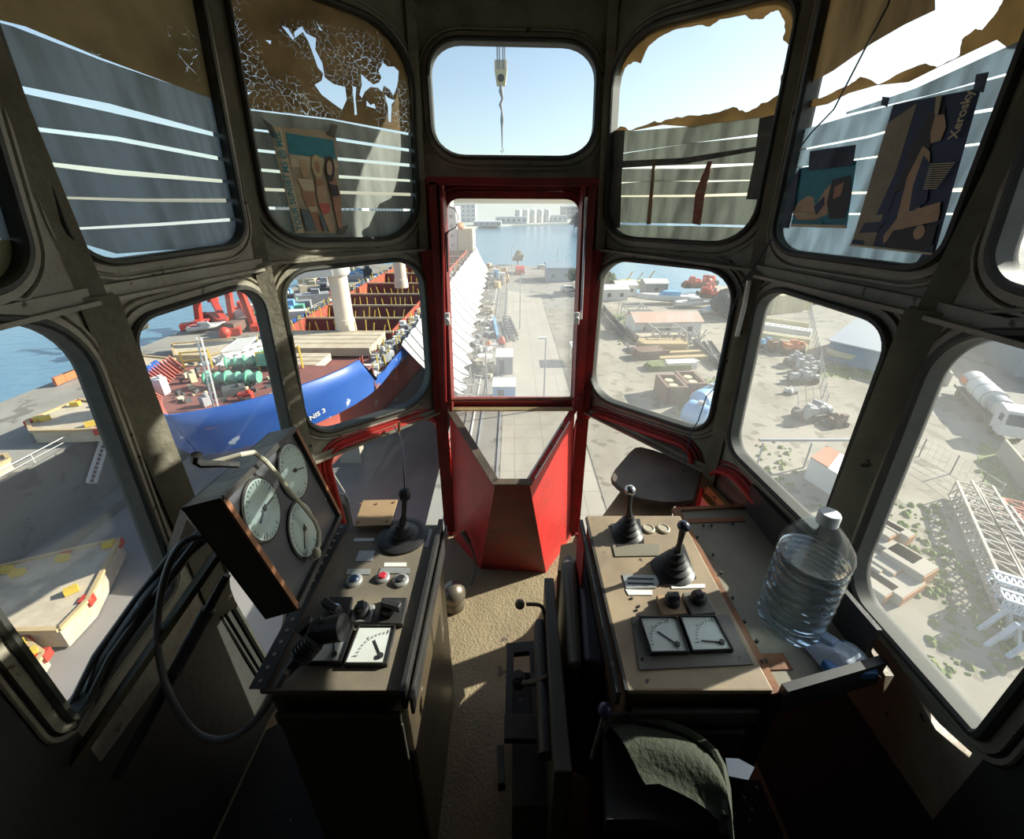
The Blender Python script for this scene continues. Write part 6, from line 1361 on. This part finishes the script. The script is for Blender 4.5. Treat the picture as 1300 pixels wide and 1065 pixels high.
# ---------------------------------------------------------------- far left quay
for k, (q_, s, l) in enumerate((((262,405),1,'a'),)): pass
cr = thing('crane_part', G(290,400), 'tall red crane portal with white and dark panels on the far quay', 'crane')
p = G(262,412); q2 = G(318,418)
mb = MB()
for P0, lean in ((p, -1.5), (p+V((5,3,0)), -1.0), (q2, 1.0), (q2+V((3,5,0)), 1.5)): mb.bar(P0+V((lean,0,0)), P0+V((-lean*.3,0,11)), 1.1)
mb.bar(p+V((0,0,10.5)), q2+V((0,0,10.5)), 1.2, 2.4); mb.bar(p+V((5,3,10.5)), q2+V((3,5,10.5)), 1.2, 2.4); mb.build('portal_legs', redp, cr)
mb = MB(); pm_ = p.lerp(q2,.45); mb.bar(p.lerp(q2,.3)+V((0,-.8,10.6)), p.lerp(q2,.6)+V((0,-.8,10.6)), .3, 2.0); mb.build('white_panel', white, cr)
mb = MB(); mb.bar(p.lerp(q2,.08)+V((0,-.8,10.6)), p.lerp(q2,.28)+V((0,-.8,10.6)), .3, 2.2); mb.bar(p.lerp(q2,.64)+V((0,-.8,10.6)), p.lerp(q2,.8)+V((0,-.8,10.6)), .3, 2.2); mb.build('dark_panel', maroon, cr)
mb = MB(); mb.bar(p.lerp(q2,.2)+V((0,1,12)), p.lerp(q2,.2)+V((0,1,16)), .5); mb.bar(p.lerp(q2,.7)+V((0,1,12)), p.lerp(q2,.7)+V((0,1,16)), .5); mb.bar(p.lerp(q2,.1)+V((0,1,15)), p.lerp(q2,.9)+V((0,1,15)), .6); mb.build('upper_rail', redp, cr)
for k, (q0, q1, h0, h1, lb) in enumerate((((270,405),(290,418),.8,.8,'red crane strut lying left under the portal'), ((276,400),(286,412),4,.8,'red crane strut leaning under the portal'), ((300,425),(322,408),.8,2,'red crane bogie beam right of the portal'), ((306,398),(330,392),1,1,'far red crane beam behind the portal'), ((238,418),(262,412),.6,.6,'low red crane foot at the water side'), ((312,402),(325,420),3,.6,'red sloping strut at the right of the portal'), ((250,420),(258,405),.6,.9,'short red beam before the portal foot'))):
    a, b = G(*q0)+V((0,0,h0)), G(*q1)+V((0,0,h1)); mb = MB(); mb.bar(a, b, 1.3, 1.3); mb.box(a, (2,2,1.4), .4); mb.box(b, (1.6,1.6,1.2), .2); mb.build('crane_part', redp, label=lb, cat='crane part', bev=.05)
mb = MB(); a, b = G(293,425), G(322,414); mb.bar(a+V((0,0,1.2)), b+V((0,0,1.2)), 2.4, 2.4); mb.build('brown_girder', brn, label='brown box girder under the red crane parts', cat='girder')
mb = MB(); mb.ball(G(287,428)+V((0,0,1)), 1.1); mb.box(G(287,428)+V((0,0,.3)), (1.4,1.4,.6)); mb.build('red_buoy', redp, label='red buoy lying left of the brown girder', cat='buoy')
mb = MB(); mb.box(G(326,408)+V((0,0,1)), (3,2,2), .2); mb.cyl(G(326,408)+V((0,0,2)), G(326,408)+V((0,0,2.6)), .5); mb.build('green_box', grn, label='green box right of the red crane bogie', cat='box')
def pontoon(q, z, h, lb, yb=4, red=True, m=pallet):
    pts = [onz(x, y, z+h) for x, y in q]; t = thing('pontoon', pts[0]-V((0,0,h)), lb, 'pontoon'); mb = MB(); mb.prism(pts, (0,0,-h*.92)); mb.build('deck_body', m, t)
    mb = MB()
    for i in range(len(pts)): mb.bar(pts[i]+V((0,0,.08)), pts[(i+1) % len(pts)]+V((0,0,.08)), .35, .3)
    mb.build('rim', timber, t); c = sum(pts, V((0,0,0)))/len(pts); random.seed(yb)
    if red:
        mb = MB()
        for k in range(5): mb.box(pts[k % 4].lerp(c, rnd(.15,.5))+V((0,0,.3)), (.9,.6,.5), rnd(0,1))
        mb.build('yellow_fittings', yel, t); mb = MB()
        for k in range(4): mb.box(pts[k % 4].lerp(c, .06)+V((0,0,-.2)), (.8,.8,.8), .3)
        mb.build('red_fittings', redp, t)
    return t
pontoon([(-8,722),(85,700),(152,685),(112,762),(75,800),(-8,802)], -34, 2.2, 'large worn pontoon on the dock floor, half in sunlight')
pontoon([(-20,818),(30,812),(55,830),(35,860),(-20,870)], -34, 1.5, 'smaller cluttered pontoon at the lower left edge', 5)
pontoon([(35,535),(100,508),(135,512),(128,545),(95,547),(40,548)], GZ, 1.6, 'worn hatch pontoon on the far quay beyond the dock wall', 6)
pontoon([(218,437),(300,430),(310,440),(262,452),(222,452)], GZ, 1.2, 'large flat hatch cover on the far quay behind the bow', 7, False); pontoon([(180,452),(222,456),(214,470),(176,476)], GZ, 1.2, 'hatch cover on the far quay left of the bow', 8, False); pontoon([(172,470),(212,474),(190,494),(168,500)], GZ, 1.2, 'hatch cover closest to the grey post at left', 9, False)
pontoon([(-20,582),(8,578),(12,584),(-20,600)], GZ, 1.2, 'corner of a pale pontoon at the left edge', 10, False)
mb = MB(); a = onz(72,491,GZ); 
for x_ in range(2): mb.bar(a+V((0,1.5*x_,0))+V((0,0,.8)), G(103,478)+V((0,1.5*x_,.8)), .4, 1.2)
for k in range(6): mb.bar(a.lerp(G(103,478), k/5)+V((0,0,.8)), a.lerp(G(103,478), k/5)+V((0,1.5,.8)), .3, .8)
mb.build('orange_rack', mat('orange_rack_paint', (.60,.16,.06), .6), label='orange open rack on the far quay edge at left', cat='rack')
mb = MB(); a, b = V((DX0+.3,38,-34)), V((DX0+1.0,46,GZ)); mb.bar(onx(111,613,DX0+1.2), onx(132,548,DX0+.5), .2, .3); mb.bar(onx(121,613,DX0+1.2), onx(140,550,DX0+.5), .2, .3)
for k in range(12): mb.bar(onx(111,613,DX0+1.2).lerp(onx(132,548,DX0+.5), k/12), onx(121,613,DX0+1.2).lerp(onx(140,550,DX0+.5), k/12), .12)
mb.build('dock_stair', white, label='pale steep stair on the shaded dock wall', cat='stair')
mb = MB()
for k in range(26): y = 5+k*5.2; mb.cyl((DX0-.5,y,GZ), (DX0-.5,y,GZ+1.1), .05, n=6)
mb.bar((DX0-.5,0,GZ+1.1), (DX0-.5,140,GZ+1.1), .07); mb.bar((DX0-.5,0,GZ+.55), (DX0-.5,140,GZ+.55), .05); mb.build('dock_railing', white, label='thin white railing along the far dock edge', cat='railing')
random.seed(31)
cols = [gst, white, bl, redp, cream_, dkst, grn, pallet]
for k in range(34):
    f = (k/34); q_ = (rnd(362,500), 345+rnd(0,1)*10) ; y = 92+75*f; x = rnd(-64,-38); mb = MB(); s = rnd(1.5,4); mb.box((x,y,GZ+s*.35), (s*rnd(1,2.2),s,s*.7), rnd(0,.6)); mb.box((x+s*.3,y,GZ+s*.8), (s*.5,s*.5,s*.4), .3)
    if x > DX0-3: mb.v = [v+V((-14,0,0)) for v in mb.v]
    mb.build('quay_store', cols[k % 8], label='small crate stack on the far quay seen left of the ship cranes', cat='crate', group='crate stacks on the far quay')
for k in range(3): container([(352,404),(362,398),(356,412)][k], 6, 2.5, 2.6, .3, [grn, gst, white][k], ['green container on the far quay at the left of the ship bow window','grey container on the far quay beside the green one','white container on the far quay below the green one'][k])
lamp((343,430), 14, 'tall lamp pole on the far quay behind the bow'); lamp((388,372), 10, 'thin lamp pole on the far quay left of the ship crane')
mb = MB(); a, b = onp((347,560), (V((-20,30,-20)), V((0,-1,0)))), None
p0 = hullpt(388,545) or V((-15,28,-22)); p1 = G(447,640,-34); mb.cyl(p0, p1, .07, n=6); mb.build('mooring_line', M['greycable'], label='thin pale line stretched from the bow down to the dock floor', cat='line')
# hook block
hk = thing('crane_hook', ony(636,100,30), 'pale hook block with chain hanging in the sky before the top window', 'hook')
c = lambda x, y: ony(x, y, 30)
mb = MB()
for x in (631.5, 634.2, 638.5, 641): mb.cyl(c(x,88), c(x,88)+V((0,0,9)), .045, n=6)
mb.build('wire_rope', gst, hk)
mb = MB(); a0 = c(636,108); w = .37
mb.prism([a0+V((-w,0,1.25)), a0+V((w,0,1.25)), a0+V((w,0,.7)), a0+V((w*.7,0,.0)), a0+V((-w*.7,0,.0)), a0+V((-w,0,.7))], (0,.4,0)); mb.build('hook_block', cream_, hk, bev=.03)
mb = MB(); mb.cyl(a0+V((0,-.05,.35)), a0+V((0,.45,.35)), .2); mb.build('sheave', dkst, hk)
mb = MB(); mb.tube([a0, a0+V((0,0,-.3)), a0+V((.08,0,-.7)), a0+V((-.05,0,-1.0)), a0+V((.04,0,-1.3))], [.08,.14,.07,.10,.05], 8); mb.tube([a0+V((.04,0,-1.2)), a0+V((.06,0,-1.8)), a0+V((.04,0,-2.2)), a0+V((.04,0,-3.3))], [.04,.12,.06,.03], 8); mb.tube([a0+V((.04,0,-3.3)), a0+V((.14,0,-3.45)), a0+V((.04,0,-3.55)), a0+V((-.06,0,-3.42))], .03, 6); mb.build('hook_and_chain', gst, hk)

# ================================================================ LIGHT
w = bpy.data.worlds.new('sky'); bpy.context.scene.world = w; w.use_nodes = True; nt = w.node_tree
sk = nt.nodes.new('ShaderNodeTexSky'); sk.sky_type = 'NISHITA'; sk.sun_disc = False; sk.sun_elevation = math.radians(SUN_EL); sk.sun_rotation = math.radians(72); sk.altitude = 20; sk.dust_density = 1.2; sk.air_density = 1.0; sk.ozone_density = 1.0
bg = nt.nodes['Background']; bg.inputs['Strength'].default_value = SKY_S; hs = nt.nodes.new('ShaderNodeHueSaturation'); hs.inputs['Saturation'].default_value = .85; nt.links.new(sk.outputs[0], hs.inputs['Color']); nt.links.new(hs.outputs[0], bg.inputs['Color'])
sl = bpy.data.lights.new('sun', 'SUN'); sl.energy = SUN_E; sl.angle = math.radians(.53); sl.color = (1.0,.93,.82)
so = bpy.data.objects.new('sun', sl); C.objects.link(so)
az, el = math.radians(18), math.radians(SUN_EL); dirv = V((math.cos(az)*math.cos(el), math.sin(az)*math.cos(el), math.sin(el)))
so.rotation_euler = dirv.to_track_quat('Z', 'Y').to_euler(); so.location = (0,0,60)
sc = bpy.context.scene
sc.view_settings.view_transform = 'Standard'; sc.view_settings.look = 'None'; sc.view_settings.exposure = EXPO; sc.view_settings.gamma = 1; sc.view_settings.use_curve_mapping = False
sc.cycles.transparent_max_bounces = 24; sc.cycles.max_bounces = 10; sc.cycles.diffuse_bounces = 5; sc.cycles.sample_clamp_indirect = 6
print('OBJECTS', len(bpy.data.objects), 'far', nb)
